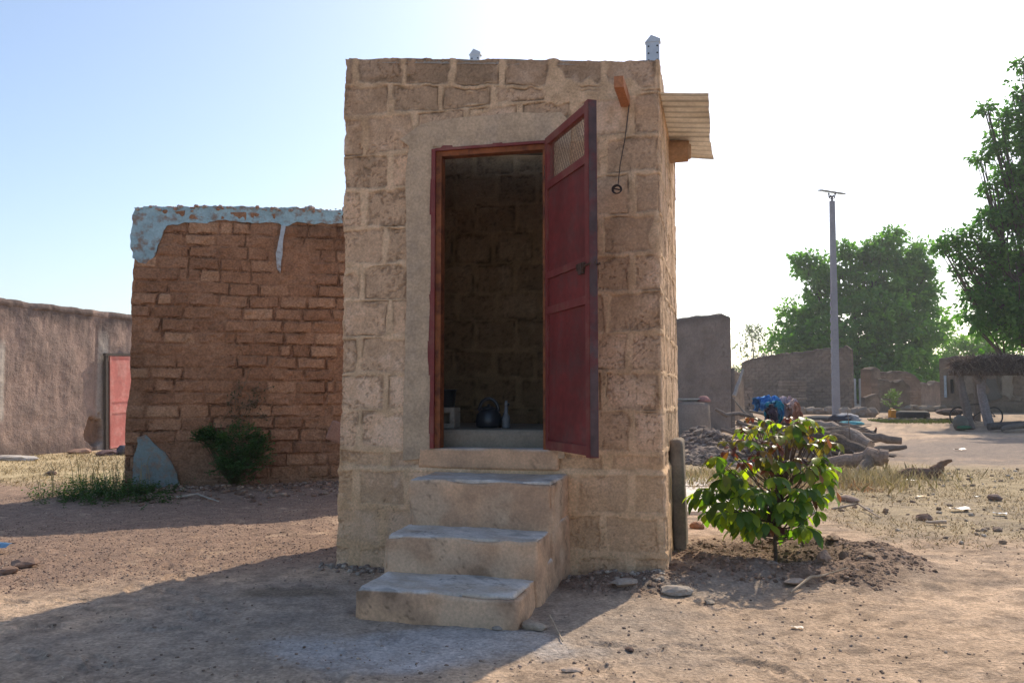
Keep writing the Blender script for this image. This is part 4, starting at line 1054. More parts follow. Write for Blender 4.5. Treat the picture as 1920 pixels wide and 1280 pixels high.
# tall grey wall beside the block building
a = at(1180, 745, 27.5); b_ = at(1372, 745, 29.5)
mudwall('mud_wall', (a.x, a.y), (b_.x, b_.y), [(0, at(1200, 600, 27.5).z), (.45, at(1272, 601, 28.5).z), (.9, at(1350, 590, 29.3).z), (1, at(1362, 592, 29.5).z-.03)], .6, 'tall grey mud wall rising just right of the block building', 'wall', 901, .05, .2, base=(.19, .155, .135), lite=(.23, .19, .165))
# side return of that wall, smooth pale column face
# oven / jar platform
ov = at(1300, 798, 26.5)
og = onground(ov.x, ov.y)
mb = MB(); mb.lathe([(.50, -.1), (.52, .3), (.50, .9), (.45, 1.0), (0, 1.02)], 24, c=(.24, .20, .17)); V = mb.v[0]; nn_ = fbm(V[:, 0]*3, V[:, 1]*3, V[:, 2]*3, 4, 3); mb.v[0] = V*(1+.06*nn_)[:, None]
o = mb.build('clay_oven', GREYMUD, smooth=True); o.location = og; tag(o, 'round waist-high clay drum against the tall grey mud wall', 'oven')
mb = MB(); mb.lathe([(.0, 0), (.2, 0), (.34, .07), (.36, .10), (.33, .10), (.19, .03), (0, .02)], 20); o = mb.build('metal_basin', surf('enamel', (.42, .45, .46), rough=.35, metal=.3, bump=0), smooth=True); o.location = og+Vector((-.12, 0, 1.03)); tag(o, 'pale metal basin resting on the round clay drum', 'basin')
mb = MB(); mb.lathe([(0, 0), (.2, 0), (.22, .05), (.16, .13), (.1, .18), (0, .19)], 14, c=None); o = mb.build('covered_pot', surf('pot_red', (.30, .15, .14), bump=.1), smooth=True); o.location = og+Vector((.32, -.05, 1.02)); tag(o, 'small reddish covered pot at the right of the clay drum', 'pot')
# post in the gap and leaning poles
stick([onground(at(1374, 745, 27).x, 27, -.1), at(1374, 690, 27)], [.07, .06], (.13, .11, .10), 'dark upright post beside the tall grey mud wall', 3, 'wooden_post', 'post')
stick([at(1376, 742, 25), at(1386, 715, 25.3), at(1393, 692, 25.6)], [.06, .05, .03], (.30, .27, .24), 'pale forked pole leaning in the gap between the grey walls', 4, 'wooden_pole', 'pole')
a = at(1378, 745, 34); b_ = at(1396, 745, 36)
mudwall('mud_wall_stub', (a.x, a.y), (b_.x, b_.y), [(0, at(1380, 697, 34).z), (1, at(1390, 700, 36).z)], .4, 'narrow wall stub seen in the gap behind the dark post', 'wall', 915, .06, .3, z0=.0)
# long second wall (brick) 1392-1597
a = at(1392, 745, 46); b_ = at(1598, 745, 43)
pl2, w2 = mudwall('mud_brick_wall', (a.x, a.y), (b_.x, b_.y), [(0, at(1395, 677, 46).z), (.2, at(1432, 667, 45.4).z), (.6, at(1510, 659, 44.5).z), (.93, at(1570, 652, 43.4).z), (.95, at(1590, 648, 43).z), (1, at(1596, 656, 43).z)], .5, 'long grey mud brick wall behind the street lamp', 'wall', 920, .06, .75, z0=-.2, base=(.205, .16, .13), lite=(.26, .205, .165))
def brickstack(name, px0, px1, pyt, pyb, d, label, seed, group=None):
    a = at(px0, pyb, d); b = at(px1, pyt, d); g = float(gz(a.x, d)); w_ = b.x-a.x; h_ = b.z-g; root = MB(); rg = random.Random(seed)
    nr = max(3, int(h_/.13)); nc = max(3, int(w_/.32))
    for r_ in range(nr):
        for c_ in range(nc):
            x = w_*c_/nc+rg.uniform(-.02, .02)+(.06 if r_ % 2 else 0); z = h_*r_/nr
            root.box((x, rg.uniform(0, .04), z), (x+w_/nc-.03, .6, z+h_/nr-.025), tuple(np.array((.24, .19, .155))*rg.uniform(.8, 1.2)))
    o = root.build(name, GREYMUD); o.location = (a.x, d, g-.02); tag(o, label, 'bricks', group)
brickstack('brick_stack', 1466, 1512, 712, 752, 42.5, 'stack of drying mud bricks against the long grey wall, left of the street lamp', 1)
brickstack('brick_stack', 1384, 1412, 724, 760, 38.5, 'smaller stack of mud bricks at the left end of the long grey wall', 2)
def lowrow(px0, px1, pyt, d, label, seed):
    a = at(px0, pyt, d); b = at(px1, pyt, d); g = float(gz(a.x, d)); m_ = MB(); rg = np.random.RandomState(seed); n = max(4, int((b.x-a.x)/.35))
    for i in range(n):
        V, F = ROCK2[i % 4]; s = (a.z-g)*.62*rg.uniform(.85, 1.1); m_.add(V*np.array((.3*1.0/max(s, .01)*s*.9+.02, .3, s))+np.array((a.x+(i+.5)/n*(b.x-a.x), d+rg.uniform(-.1, .1), g+s*.5)), F, tuple(np.array((.32, .26, .21))*rg.uniform(.8, 1.15)))
    o = m_.build('mud_mound_row', GREYMUD, loc=(a.x, d, g)); tag(o, label, 'mound')
lowrow(1494, 1560, 756, 40, 'low row of grey earth lumps left of the street lamp foot', 3)
lowrow(1576, 1642, 757, 37, 'low row of earth lumps right of the street lamp foot', 4)
lowrow(1682, 1774, 754, 44, 'long low strawy bank behind the big tyre', 5)
# debris mound right of building (grey earth) around oven
stones('debris_heap', 800, lambda n, rg: np.column_stack([rg.normal(size=n)*.38+4.2, rg.normal(size=n)*1.5+19.2]), .02, .20, [(.20, .16, .135), (.25, .20, .165), (.14, .11, .095), (.28, .23, .19)], 'grey heap of earth and broken bricks before the tall grey wall', 47, sink=.55, pw=4, mat=GREYMUD)
stones('debris_heap', 900, lambda n, rg: np.column_stack([rg.normal(size=n)*.5+3.7, rg.normal(size=n)*.7+16.0]), .02, .17, [(.12, .10, .09), (.20, .165, .14)], 'dark spill of rubble behind the left side of the shrub', 48, sink=.5, pw=4, mat=GREYMUD)

# ---- log pile
LOGM = surf('weathered_log', None, rough=.95, ns=30, na=.3, ns2=4, na2=.25, bump=.7, bs=25, bd=.02, spec=.05, tint=(.10, .08, .07), ta=.5, ts=4)
GL = 'logs and branches in the firewood pile'
def log(pp, rad, c, label, seed, **k):
    return stick([at(*p) for p in pp], [q*.8 for q in rad], c, label, seed, k.pop('name', 'log'), k.pop('cat', 'log'), .045, k.pop('group', GL), 12, LOGM)
log([(1512, 792, 17.2), (1560, 802, 16.8), (1600, 817, 16.4), (1634, 836, 16)], [.10, .15, .17, .12], (.42, .33, .26), 'long pale debarked log sloping down along the top of the woodpile', 1)
log([(1515, 822, 16.6), (1560, 828, 16), (1610, 844, 15.6), (1655, 868, 15.2)], [.18, .22, .19, .10], (.14, .11, .09), 'thick dark log beneath the pale debarked log', 2)
log([(1500, 850, 17), (1560, 858, 16.4), (1620, 868, 15.8)], [.16, .18, .12], (.13, .105, .09), 'dark log at the base of the woodpile', 3)
log([(1570, 796, 20), (1610, 804, 20), (1660, 822, 19.5)], [.10, .10, .06], (.15, .12, .10), 'dark branch behind the pale log', 4)
log([(1560, 812, 18.2), (1640, 820, 17.8), (1690, 826, 17.6)], [.09, .12, .09], (.26, .20, .155), 'long brown log poking out at the right end of the woodpile', 5)
log([(1590, 856, 16.6), (1650, 842, 16.9), (1698, 838, 17)], [.08, .10, .05], (.19, .155, .13), 'grey log at the right tip of the woodpile', 6)
log([(1470, 873, 13.8), (1545, 870, 13.4), (1600, 864, 13.2), (1635, 856, 13), (1665, 858, 12.9)], [.06, .11, .14, .17, .13], (.36, .27, .21), 'long pale root-like log lying in the dry weeds in front of the woodpile', 7)
log([(1632, 862, 13), (1618, 878, 12.8), (1604, 892, 12.6)], [.12, .10, .06], (.22, .17, .13), 'stubby limb resting on the ground under the pale root-like log', 8)
log([(1682, 893, 12.5), (1712, 891, 12.4), (1740, 890, 12.4), (1758, 880, 12.4), (1768, 868, 12.4), (1784, 862, 12.4)], [.10, .13, .12, .095, .055, .025], (.20, .125, .085), 'dark red-brown fallen log with an upturned tip, lying right of the weeds', 9)
log([(1341, 766, 17), (1362, 778, 17), (1385, 775, 17.2), (1410, 781, 17.4), (1450, 800, 17.6)], [.035, .055, .05, .045, .03], (.24, .20, .17), 'grey forked branch sticking out to the left above the shrub', 11, name='branch', cat='branch')
log([(1374, 745, 17.6), (1390, 768, 17.6), (1412, 785, 17.4)], [.014, .028, .03], (.30, .26, .22), 'thin straight branch slanting down into the woodpile', 12, name='branch', cat='branch')
log([(1405, 770, 18), (1450, 780, 18), (1490, 800, 17.8), (1530, 806, 17.5)], [.03, .05, .05, .04], (.33, .28, .23), 'pale branch crossing under the coloured clothes', 13, name='branch', cat='branch')
log([(1395, 790, 17.2), (1430, 795, 17), (1475, 822, 16.5), (1500, 840, 16)], [.03, .045, .05, .04], (.22, .18, .15), 'brown branch behind the top of the shrub', 14, name='branch', cat='branch')
log([(1440, 752, 19), (1480, 748, 19), (1510, 747, 19)], [.02, .03, .02], (.30, .25, .2), 'thin branch lying on top of the coloured clothes', 15, name='branch', cat='branch')
rg = np.random.RandomState(56)
for i in range(20):
    px = rg.uniform(1390, 1560); d = rg.uniform(15.6, 19); py = np.interp(px, [1400, 1520, 1620, 1700], [800, 812, 830, 850])+rg.uniform(-14, 22); L_ = rg.uniform(30, 75); sl2 = rg.uniform(.05, .45)
    r0 = rg.uniform(.025, .06); cc = tuple(np.array((.24, .19, .155))*rg.uniform(.5, 1.5))
    log([(px-L_, py-L_*sl2, d+.3), (px, py+rg.uniform(-5, 3), d), (px+L_, py+L_*sl2, d-.3)], [r0, r0*1.1, r0*.6], cc, 'one of the look-alike thin grey-brown branches tangled in the firewood pile', 60+i, name='branch', cat='branch', group='tangled branches of the firewood pile')
rg = np.random.RandomState(55); mb = MB()
for i in range(170):
    px = rg.uniform(1380, 1600); d = rg.uniform(15.5, 19.5); base = at(px, rg.uniform(800, 850), d); g = float(gz(base.x, base.y)); base.z = max(base.z, g+.02)
    dr = Vector((rg.normal(), rg.normal()*.6, rg.normal()*.25)).normalized(); l = rg.uniform(.3, 1.2)
    mb.tube([base-dr*l/2, base+Vector(rg.normal(size=3)*.05), base+dr*l/2], [.008, .014, .005], 5, tuple(np.array((.21, .17, .14))*rg.uniform(.6, 1.4)))
tag(mb.build('brushwood', WD), 'tangle of thin brushwood filling the firewood pile', 'brushwood', kind='stuff')
rock(1668, 856, .08, (1.6, 1, .5), (.15, .12, .10), 'dark flat lump at the right foot of the woodpile', 27)
# clothes
def cloth(pts, w_, c1, c2, label, seed, mat, th=.0, thr=.1):
    """sheet draped over a rail line, hanging with folds on both sides"""
    rg = np.random.RandomState(seed); nu, nv = 44, 26
    us = np.linspace(0, 1, nu); P0 = np.array([np.interp(us, np.linspace(0, 1, len(pts)), [p[k] for p in pts]) for k in range(3)]).T
    vs = np.linspace(-1, 1, nv); out = np.zeros((nu, nv, 3))
    for j, v in enumerate(vs):
        drop = w_*abs(v)*(.75+.5*vn(us*5, us*0, 0, seed+(v > 0)))
        fold = .5+.5*np.sin(us*34+3*vn(us*4, us*0+v, 0, seed)*4)
        out[:, j, 0] = P0[:, 0]+.10*fbm(us*6, us*0+v*3, 0, seed, 4)
        out[:, j, 1] = P0[:, 1]+np.sign(v)*(.05+.10*abs(v)**.6+.09*fold*abs(v))+.07*fbm(us*8, us*0+v*5, 0, seed+8, 3)
        out[:, j, 2] = P0[:, 2]+.03*math.cos(v*1.5)-drop*abs(v)**.35*.9+.10*fbm(us*7, us*0+v*3, 0, seed+2, 4)
    C = mix(c1, c2, sst(thr, thr+.05, fbm(out[..., 0]*7, out[..., 2]*7, out[..., 1]*2, seed+5, 3)))
    m_ = MB(); m_.grid(out, C); o = m_.build('cloth', mat, smooth=True, loc=tuple(P0[0])); tag(o, label, 'cloth', 'clothes airing on the woodpile'); return o
CL = surf('cotton', None, rough=.9, na=.08, na2=.1, bump=.15, bs=90)
def A(*p): return tuple(at(*p))
cloth([A(1418, 752, 17.4), A(1440, 746, 17.4), A(1462, 752, 17.4)], .22, (.03, .15, .42), (.10, .32, .62), 'bright blue cloth draped over the branches at the left of the clothes', 1, CL)
cloth([A(1436, 758, 17.1), A(1452, 752, 17.1), A(1466, 756, 17.1)], .42, (.015, .20, .27), (.02, .12, .25), 'teal cloth hanging straight down below the bright blue one', 2, CL)
cloth([A(1456, 750, 17.6), A(1476, 748, 17.6), A(1492, 756, 17.6)], .32, (.42, .33, .36), (.22, .15, .20), 'pale pink and grey patterned cloth in the middle of the clothes', 3, CL)
cloth([A(1476, 756, 17.3), A(1490, 756, 17.3), A(1500, 766, 17.3)], .40, (.40, .19, .12), (.48, .34, .30), 'faded orange and white cloth at the right end of the clothes', 4, CL)
cloth([A(1440, 768, 16.9), A(1446, 764, 16.9), A(1452, 768, 16.9)], .35, (.035, .025, .04), (.06, .04, .06), 'small black garment hanging between the blue and teal cloths', 5, CL)
# second rag heap by lamp
def blob(name, px, py, d, sz, cols, label, cat, seed, mat=CL, sub=3, amp=.5):
    p = at(px, py, d); b = bmesh.new(); bmesh.ops.create_icosphere(b, subdivisions=sub+1, radius=1); V = np.array([tuple(v.co) for v in b.verts]); F = np.array([[v.index for v in f.verts] for f in b.faces]); b.free()
    n = fbm(V[:, 0]*3, V[:, 1]*3, V[:, 2]*3, seed, 4); rdg = 1-np.abs(fbm(V[:, 0]*4, V[:, 1]*4, V[:, 2]*4, seed+3, 3))*2
    V = V*(1+amp*.5*n+amp*.3*rdg)[:, None]*np.array(sz); c = mix(cols[0], cols[1], sst(-.05, .05, fbm(V[:, 0]*3, V[:, 1]*3, V[:, 2]*6, seed+9, 3)))
    m_ = MB(); m_.add(V, F, c); o = m_.build(name, mat, smooth=True); o.location = p; tag(o, label, cat); return o
blob('rag_heap', 1585, 786, 24, (.38, .25, .15), [(.06, .055, .07), (.30, .30, .32)], 'dark and white rag heap at the foot of the street lamp', 'cloth', 3)
blob('rag_heap', 1596, 794, 23.2, (.32, .2, .07), [(.02, .17, .20), (.08, .3, .34)], 'turquoise rag lying in front of the dark rag heap', 'cloth', 4)
blob('basin_scrap', 1536, 785, 25, (.5, .25, .10), [(.05, .05, .055), (.08, .08, .08)], 'flat dark bundle left of the dark rag heap', 'bundle', 5, amp=.2)
# hen
hb = at(1632, 800, 24.5); hb = onground(hb.x, hb.y)
hen = empty('hen', hb, 0, 'small dark hen with raised tail walking behind the woodpile', 'hen')
HM = surf('hen_feathers', (.045, .025, .02), bump=.2, rough=.7)
mb = MB(); mb.tube([(-.16, 0, .30), (-.13, 0, .24), (-.08, 0, .18), (0, 0, .15), (.08, 0, .15), (.13, 0, .19), (.155, 0, .24), (.165, 0, .27), (.185, 0, .275)], [.012, .03, .055, .08, .075, .045, .027, .026, .01], 12, flat=1.0); mb.build('body', HM, hen, smooth=True)
mb = MB(); mb.tube([(-.02, .025, .1), (-.015, .025, .05), (-.02, .025, 0), (.02, .025, 0)], .006, 5); mb.build('leg', surf('hen_leg', (.3, .2, .08), bump=0), hen)
mb = MB(); mb.tube([(.01, -.025, .1), (.02, -.025, .05), (.01, -.025, 0), (.05, -.025, 0)], .006, 5); mb.build('leg', bpy.data.materials['hen_leg'], hen)
mb = MB(); mb.tube([(.18, 0, .272), (.205, 0, .262)], [.008, .002], 5); mb.build('beak', bpy.data.materials['hen_leg'], hen)
mb = MB(); mb.box((.14, -.004, .285), (.18, .004, .31)); mb.build('comb', surf('hen_comb', (.35, .03, .03), bump=0), hen)
# litter specks
rgl = np.random.RandomState(8)
def litter(px, py, s, c, label):
    m_ = MB(); X, Y = np.meshgrid(np.linspace(-1, 1, 7), np.linspace(-.6, .6, 5), indexing='ij'); Z = .35+.25*fbm(X*2+px, Y*2, 0, 5, 2)
    m_.grid(np.stack([X, Y, Z], -1)*s, c); o = m_.build('plastic_scrap', bpy.data.materials['plastic'], smooth=True); o.location = G(px, py); o.rotation_euler = (0, 0, px); tag(o, label, 'litter', 'plastic litter on the yard')
litter(1830, 931, .035, (.75, .75, .75), 'tiny white scrap on the grass between two brown stones')
litter(1728, 932, .05, (.50, .28, .05), 'orange-yellow scrap on the grass')
litter(1875, 966, .06, (.10, .18, .32), 'blue scrap on the ground near the right edge')
litter(1800, 958, .09, (.62, .58, .54), 'larger whitish crumpled scrap right of the brown stone')
litter(1708, 902, .06, (.65, .63, .6), 'white scrap below the dark fallen log')
litter(1800, 845, .12, (.60, .52, .42), 'pale scrap on the shaded ground beyond the logs')
litter(1495, 1178, .03, (.62, .56, .48), 'pale flake on the sunlit earth in front of the mound')

# ------------------------------------------------------------------ street lamp
LD = 38.6
lb = at(1568, 776, LD); lb = onground(lb.x, lb.y)
lamp = empty('street_lamp', lb, 0, 'tall grey concrete pole with a solar panel lamp on top', 'street lamp')
CONC = surf('pole_concrete', (.30, .30, .33), ns=10, na=.1, ns2=2, na2=.12, bump=.2)
ht = at(1570, 377, LD).z-lb.z; mb = MB()
def rect_tube(mb, z0, z1, a0, a1, b0, b1, x0=0, x1=0):
    V = [(x0-a0, -b0, z0), (x0+a0, -b0, z0), (x0+a0, b0, z0), (x0-a0, b0, z0), (x1-a1, -b1, z1), (x1+a1, -b1, z1), (x1+a1, b1, z1), (x1-a1, b1, z1)]
    mb.add(V, [[3, 2, 1, 0], [4, 5, 6, 7], [0, 1, 5, 4], [1, 2, 6, 5], [2, 3, 7, 6], [3, 0, 4, 7]])
rect_tube(mb, -.3, ht, .155, .105, .11, .08, 0, .05)
for i in range(14):     # stepped recess ribs on the left flank
    z = .6+i*.36; rect_tube(mb, z, z+.2, .012, .012, .08, .08, -.155+.05*z/ht-.0, -.155+.05*(z+.2)/ht)
mb.build('pole', CONC, lamp)
DM = surf('dark_metal', (.10, .10, .12), rough=.5, bump=0, metal=.3)
mb = MB(); mb.tube([(.05, 0, ht), (.05, 0, ht+.18)], .05, 8)
mb.tube([(.05, 0, ht+.1), (-.06, 0, ht+.12), (-.13, 0, ht+.38)], .025, 6); mb.tube([(.05, 0, ht+.1), (.16, 0, ht+.12), (.22, 0, ht+.36)], .025, 6)
mb.tube([(.05, 0, ht+.15), (-.08, 0, ht+.36)], .02, 6); mb.tube([(.05, 0, ht+.15), (.17, 0, ht+.34)], .02, 6); mb.build('bracket', DM, lamp)
mb = MB(); M_ = Matrix.Translation((.03, 0, ht+.42)) @ Matrix.Rotation(R(9), 4, 'Y') @ Matrix.Rotation(R(12), 4, 'X'); mb.box((-.56, -.30, -.03), (.56, .30, .025), None, M_); mb.build('solar_panel', surf('solar_glass', (.16, .16, .19), rough=.25, bump=0, spec=.5), lamp)
mb = MB(); mb.box((-.16, -.28, ht+.14), (.06, -.1, ht+.19)); mb.build('lamp_head', DM, lamp)

# ------------------------------------------------------------------ ruins, house, far things
def mw_px(name, p0, p1, tops, th, label, seed, **k):
    a = at(*p0); b_ = at(*p1); L = (Vector((b_.x, b_.y, 0))-Vector((a.x, a.y, 0))).length
    tl = []
    for (px, py) in tops:
        f = (px-p0[0])/(p1[0]-p0[0]); d = p0[2]+(p1[2]-p0[2])*f; tl.append((f, at(px, py, d).z))
    return mudwall(name, (a.x, a.y), (b_.x, b_.y), tl, th, label, k.pop('cat', 'wall'), seed, k.pop('res', .07), z0=.0, rag=k.pop('rag', .05), **k)
mw_px('ruined_wall', (1650, 745, 48), (1727, 745, 48), [(1650, 699), (1680, 696), (1708, 699), (1718, 705), (1727, 716)], .5, 'ruined mud wall with a notched top behind the yellow can', 930, bricks=.5, rag=.09)
mw_px('ruined_wall', (1634, 745, 45), (1652, 745, 45.5), [(1634, 691), (1645, 689), (1652, 694)], .6, 'upright ruined pillar at the left end of the notched walls', 931, bricks=0)
mw_px('ruined_wall', (1647, 745, 43.5), (1707, 745, 44), [(1647, 708), (1660, 711), (1680, 719), (1695, 714), (1707, 722)], .5, 'lower broken mud wall in front of the notched wall', 932, bricks=.2, rag=.12)
mw_px('ruined_wall', (1622, 745, 42), (1650, 745, 42), [(1622, 746), (1632, 742), (1644, 738), (1650, 744)], .5, 'knee-high stump of mud wall left of the broken wall', 933, bricks=0)
mw_px('ruined_wall', (1724, 745, 52), (1768, 745, 54), [(1724, 718), (1745, 722), (1757, 716), (1768, 718)], .5, 'low ruined wall joining the house behind the shelter', 934, bricks=.2, rag=.12)
# white pillars and red gate far
for (x0, x1, c, nm, lb_) in ((1597, 1605, (.50, .46, .42), 'gate_pillar', 'pale gate pillar just right of the long grey wall'), (1614, 1622, (.52, .48, .44), 'gate_pillar', 'second pale gate pillar beside the red gate')):
    a = at(x0, 740, 62); b_ = at(x1, 709, 62); mb = MB(); rbox(mb, (a.x, 62, .3), (b_.x, 62.35, b_.z), .03, .12, .01, 4, x0, c=c); o = mb.build(nm, STM, loc=(a.x, 62, .6)); tag(o, lb_, 'pillar')
a = at(1623, 735, 61); b_ = at(1637, 712, 61); mb = MB(); mb.box((a.x, 61, .6), (b_.x, 61.06, b_.z)); 
for k in range(5): x = a.x+(b_.x-a.x)*k/4; mb.box((x-.02, 60.97, .6), (x+.02, 61, b_.z+.03))
for z in (.7, 1.3, b_.z-.05): mb.box((a.x, 60.975, z), (b_.x, 60.998, z+.04))
o = mb.build('gate', surf('gate_red', (.25, .07, .06), bump=0), loc=(a.x, 61, .6)); tag(o, 'small red gate beside the pale gate pillars', 'gate')
# low fence slab leaning
# house behind shelter
pl3, hs = mw_px('mud_house', (1763, 745, 44), (2080, 745, 40), [(1763, 672), (1790, 668), (1900, 668), (2080, 672)], .5, 'low grey mud house behind the thatched shelter', 940, cat='house', bricks=.3, rag=.04)
def hbx(px0, px1, py0, py1, mat, name, dep=.03, col=None):
    u0, z1 = pl3.uv(px0, py0); u1, z0 = pl3.uv(px1, py1); mb = MB(); mb.box((u0, -.09-dep, z0), (u1, .0, z1)); o = mb.build(name, mat, hs); return o
hbx(1770, 1776, 704, 745, surf('pale_blue_paint', (.38, .45, .52), bump=.1), 'door')
hbx(1782, 1788, 711, 737, surf('dark_opening', (.012, .012, .012), bump=0), 'window', .0)
for (x0, x1, y0, y1, c) in ((1852, 1878, 712, 752, (.17, .155, .14)), (1876, 1903, 700, 745, (.33, .28, .23)), (1800, 1835, 712, 740, (.27, .22, .18))):
    p0 = pl3.uv(x0, y1); p1 = pl3.uv(x1, y0); mb = MB(); prism(mb, [(p0[0], p0[1]), (p1[0], p0[1]), (p1[0], p1[1]), (p0[0], p1[1])], pl3.loc, .075, .35, x0, c, .15); mb.build('plaster_patch', GREYMUD, hs)
# thatched shelter
SD = 30.0
sg = at(1812, 800, SD); shl = empty('thatched_shelter', onground(sg.x, SD), 0, 'open shelter with a shaggy thatch roof on crooked forked posts', 'shelter')
S0 = Vector(shl.location)
def rl(px, py, d=SD): return at(px, py, d)-S0
PM = surf('post_wood', None, rough=.95, ns=18, na=.3, bump=.5, bs=20, bd=.02)
def post(pp, rad, c, seed):
    m_ = MB(); Q = []; P = [rl(*p) for p in pp]
    for i in range(len(P)-1):
        for k in range(3): Q.append(P[i].lerp(P[i+1], k/3))
    Q.append(P[-1]); m_.tube(Q, list(np.interp(np.linspace(0, 1, len(Q)), np.linspace(0, 1, len(rad)), rad)), 10, c, .1, seed, nf=3); return m_
m_ = post([(1819, 804, 29.6), (1814, 775, 29.7), (1805, 735, 29.8), (1800, 712, 29.9), (1796, 695, 30)], [.16, .15, .12, .13, .17], (.15, .125, .11), 1); m_.build('post', PM, shl)
m_ = post([(1855, 796, 30.5), (1848, 770, 30.5), (1840, 735, 30.5), (1840, 712, 30.5), (1842, 695, 30.5)], [.17, .16, .14, .16, .18], (.24, .22, .225), 2); m2 = post([(1841, 722, 30.5), (1828, 705, 30.4), (1818, 692, 30.3)], [.11, .10, .08], (.22, .2, .2), 3)
m_.add(np.concatenate(m2.v), m2.f, np.concatenate(m2.c)); m_.build('post', PM, shl)
for (px, d, sd_) in ((1990, 30.5, 4), (1985, 33.5, 5), (1830, 34.3, 6)):
    g_ = onground(at(px, 745, d).x, d)-S0; m_ = MB(); m_.tube([g_-Vector((0, 0, .1)), g_+Vector((.05, 0, 1)), g_+Vector((0, 0, 2.0))], [.14, .12, .12], 9, (.18, .15, .13), .1, sd_, nf=3); m_.build('post', PM, shl)
mb = MB()
for k, (pp) in enumerate((((1778, 700, 29.9), (2010, 700, 29.9)), ((1778, 698, 32), (2010, 698, 32)), ((1778, 696, 34), (2010, 696, 34)))):
    mb.tube([rl(*pp[0]), rl(*pp[1])], .07, 8, (.14, .11, .09), .1, k)
mb.build('rafter', PM, shl)
rg = np.random.RandomState(91); mb = MB()
xa, xb = rl(1778, 690).x, rl(2015, 690).x; zt_ = rl(1850, 662).z; zb_ = rl(1850, 695).z
def shz(x, y):
    f = (x-xa)/(xb-xa); return zb_+(zt_-zb_)*(np.clip(np.sin(np.clip(f*1.15+.06, 0, 1)*math.pi), 0, 1)**.45*.75+.2)*(1-.15*((y-2)/2.6)**2)
X, Y = np.meshgrid(np.linspace(xa, xb, 60), np.linspace(-.4, 4.4, 26), indexing='ij'); Z = shz(X, Y)+.12*fbm(X*2.5, Y*2.5, 0, 5, 4)-.12; X = X+(Y+.4)*.5
mb.grid(np.stack([X, Y, Z], -1), mix((.17, .125, .10), (.24, .19, .155), sst(-.3, .3, fbm(X*3, Y*3, 0, 6, 3))))
Z2 = zb_+.03+.04*fbm(X*3, Y*3, 0, 8, 2)+X*0; mb.grid(np.stack([X, Y, Z2], -1), (.08, .06, .05), flip=True)
n = 9000; x = rg.uniform(xa-.1, xb, n); y = np.where(rg.rand(n) < .55, -.42+rg.normal(size=n)*.06, rg.uniform(-.5, 4.5, n)); fr_ = y < -.25
zz = np.where(fr_, zb_+(shz(x, y)-zb_)*rg.rand(n), shz(x, y)-.05)
P = np.column_stack([x+(y+.4)*.5, y, zz]); D = np.column_stack([rg.normal(size=n)*.9, np.where(fr_, -.35, rg.normal(size=n)*.4), np.where(fr_, -.55, .1)+rg.normal(size=n)*.35]); D /= np.linalg.norm(D, axis=1)[:, None]
V, F = leafquad(P-D*.15, D, rdirs(n, rg), .2+.38*rg.rand(n), np.full(n, .026)); c = np.array([(.17, .13, .11), (.09, .065, .055), (.30, .24, .20), (.13, .095, .08)])[rg.randint(4, size=n)]
mb.add(V, F, np.repeat(c, 5, 0)); mb.build('thatch', DRY, shl)
# benches of logs under the shelter
stick([at(1852, 800, 28.6), at(1885, 797, 28.6), at(1935, 797, 28.8)], [.12, .12, .13], (.10, .085, .08), 'dark squared log lying before the shelter posts', 7, 'log', 'log', n=10, mat=LOGM)
stick([at(1878, 804, 28.1), at(1900, 799, 28.2), at(1940, 795, 28.5)], [.07, .09, .09], (.17, .145, .125), 'grey log with a blunt end before the shelter', 8, 'log', 'log', n=10, mat=LOGM)
blob('sack', 1801, 793, 29.2, (.24, .2, .27), [(.13, .12, .10), (.18, .16, .13)], 'grey bundle on the ground by the left shelter post', 'bundle', 14, amp=.25)
blob('rag_heap', 1808, 801, 29., (.22, .15, .06), [(.02, .10, .05), (.04, .15, .08)], 'dark green rag by the foot of the left shelter post', 'cloth', 15)
# bicycle
bk = at(1830, 792, 31.3); bk = onground(bk.x, 31.3); bike = empty('bicycle', bk, R(6), 'old black bicycle parked behind the shelter posts', 'bicycle')
BKM = surf('bicycle_paint', (.03, .03, .035), rough=.45, bump=0, metal=.2); TYR = surf('tyre_rubber', (.03, .03, .032), rough=.8, bump=.2)
wb_ = .62; xo = [-.68, .72]; rw = .33
def ring(mb, c, r, tr, n=36, m=6):
    mb.tube([(c[0]+r*math.cos(t), c[1], c[2]+r*math.sin(t)) for t in np.linspace(0, 2*math.pi, n+1)], tr, m, cap=False)
for x in xo:
    wh = bpy.data.objects.new('wheel', None); COL.objects.link(wh); wh.parent = bike; wh.location = (x, 0, rw+.02); wh.empty_display_size = .1
    mb = MB(); ring(mb, (0, 0, 0), rw, .022); mb.build('tyre', TYR, wh, smooth=True)
    mb = MB(); ring(mb, (0, 0, 0), rw-.03, .010, m=5); 
    for k in range(18): t = k*math.pi/9; mb.tube([(.02*math.cos(t+1), 0, .02*math.sin(t+1)), ((rw-.03)*math.cos(t), 0, (rw-.03)*math.sin(t))], .0022, 3)
    mb.tube([(0, -.05, 0), (0, .05, 0)], .02, 8); mb.build('rim', surf('rim_steel', (.25, .24, .23), metal=.5, bump=0) if 'rim_steel' not in bpy.data.materials else bpy.data.materials['rim_steel'], wh)
hz_ = rw+.02; bb = (-.18, 0, .30); se = (-.30, 0, .78); hd = (.42, 0, .80); hd2 = (.46, 0, .66)
mb = MB()
for a, b in ((bb, se), (bb, hd2), (se, hd), ((xo[0], .05, hz_), (bb[0], .04, bb[2])), ((xo[0], -.05, hz_), (bb[0], -.04, bb[2])), ((xo[0], .05, hz_), (se[0], .03, se[2]-.03)), ((xo[0], -.05, hz_), (se[0], -.03, se[2]-.03)), (hd, hd2)): mb.tube([a, b], .018, 8)
mb.build('frame', BKM, bike)
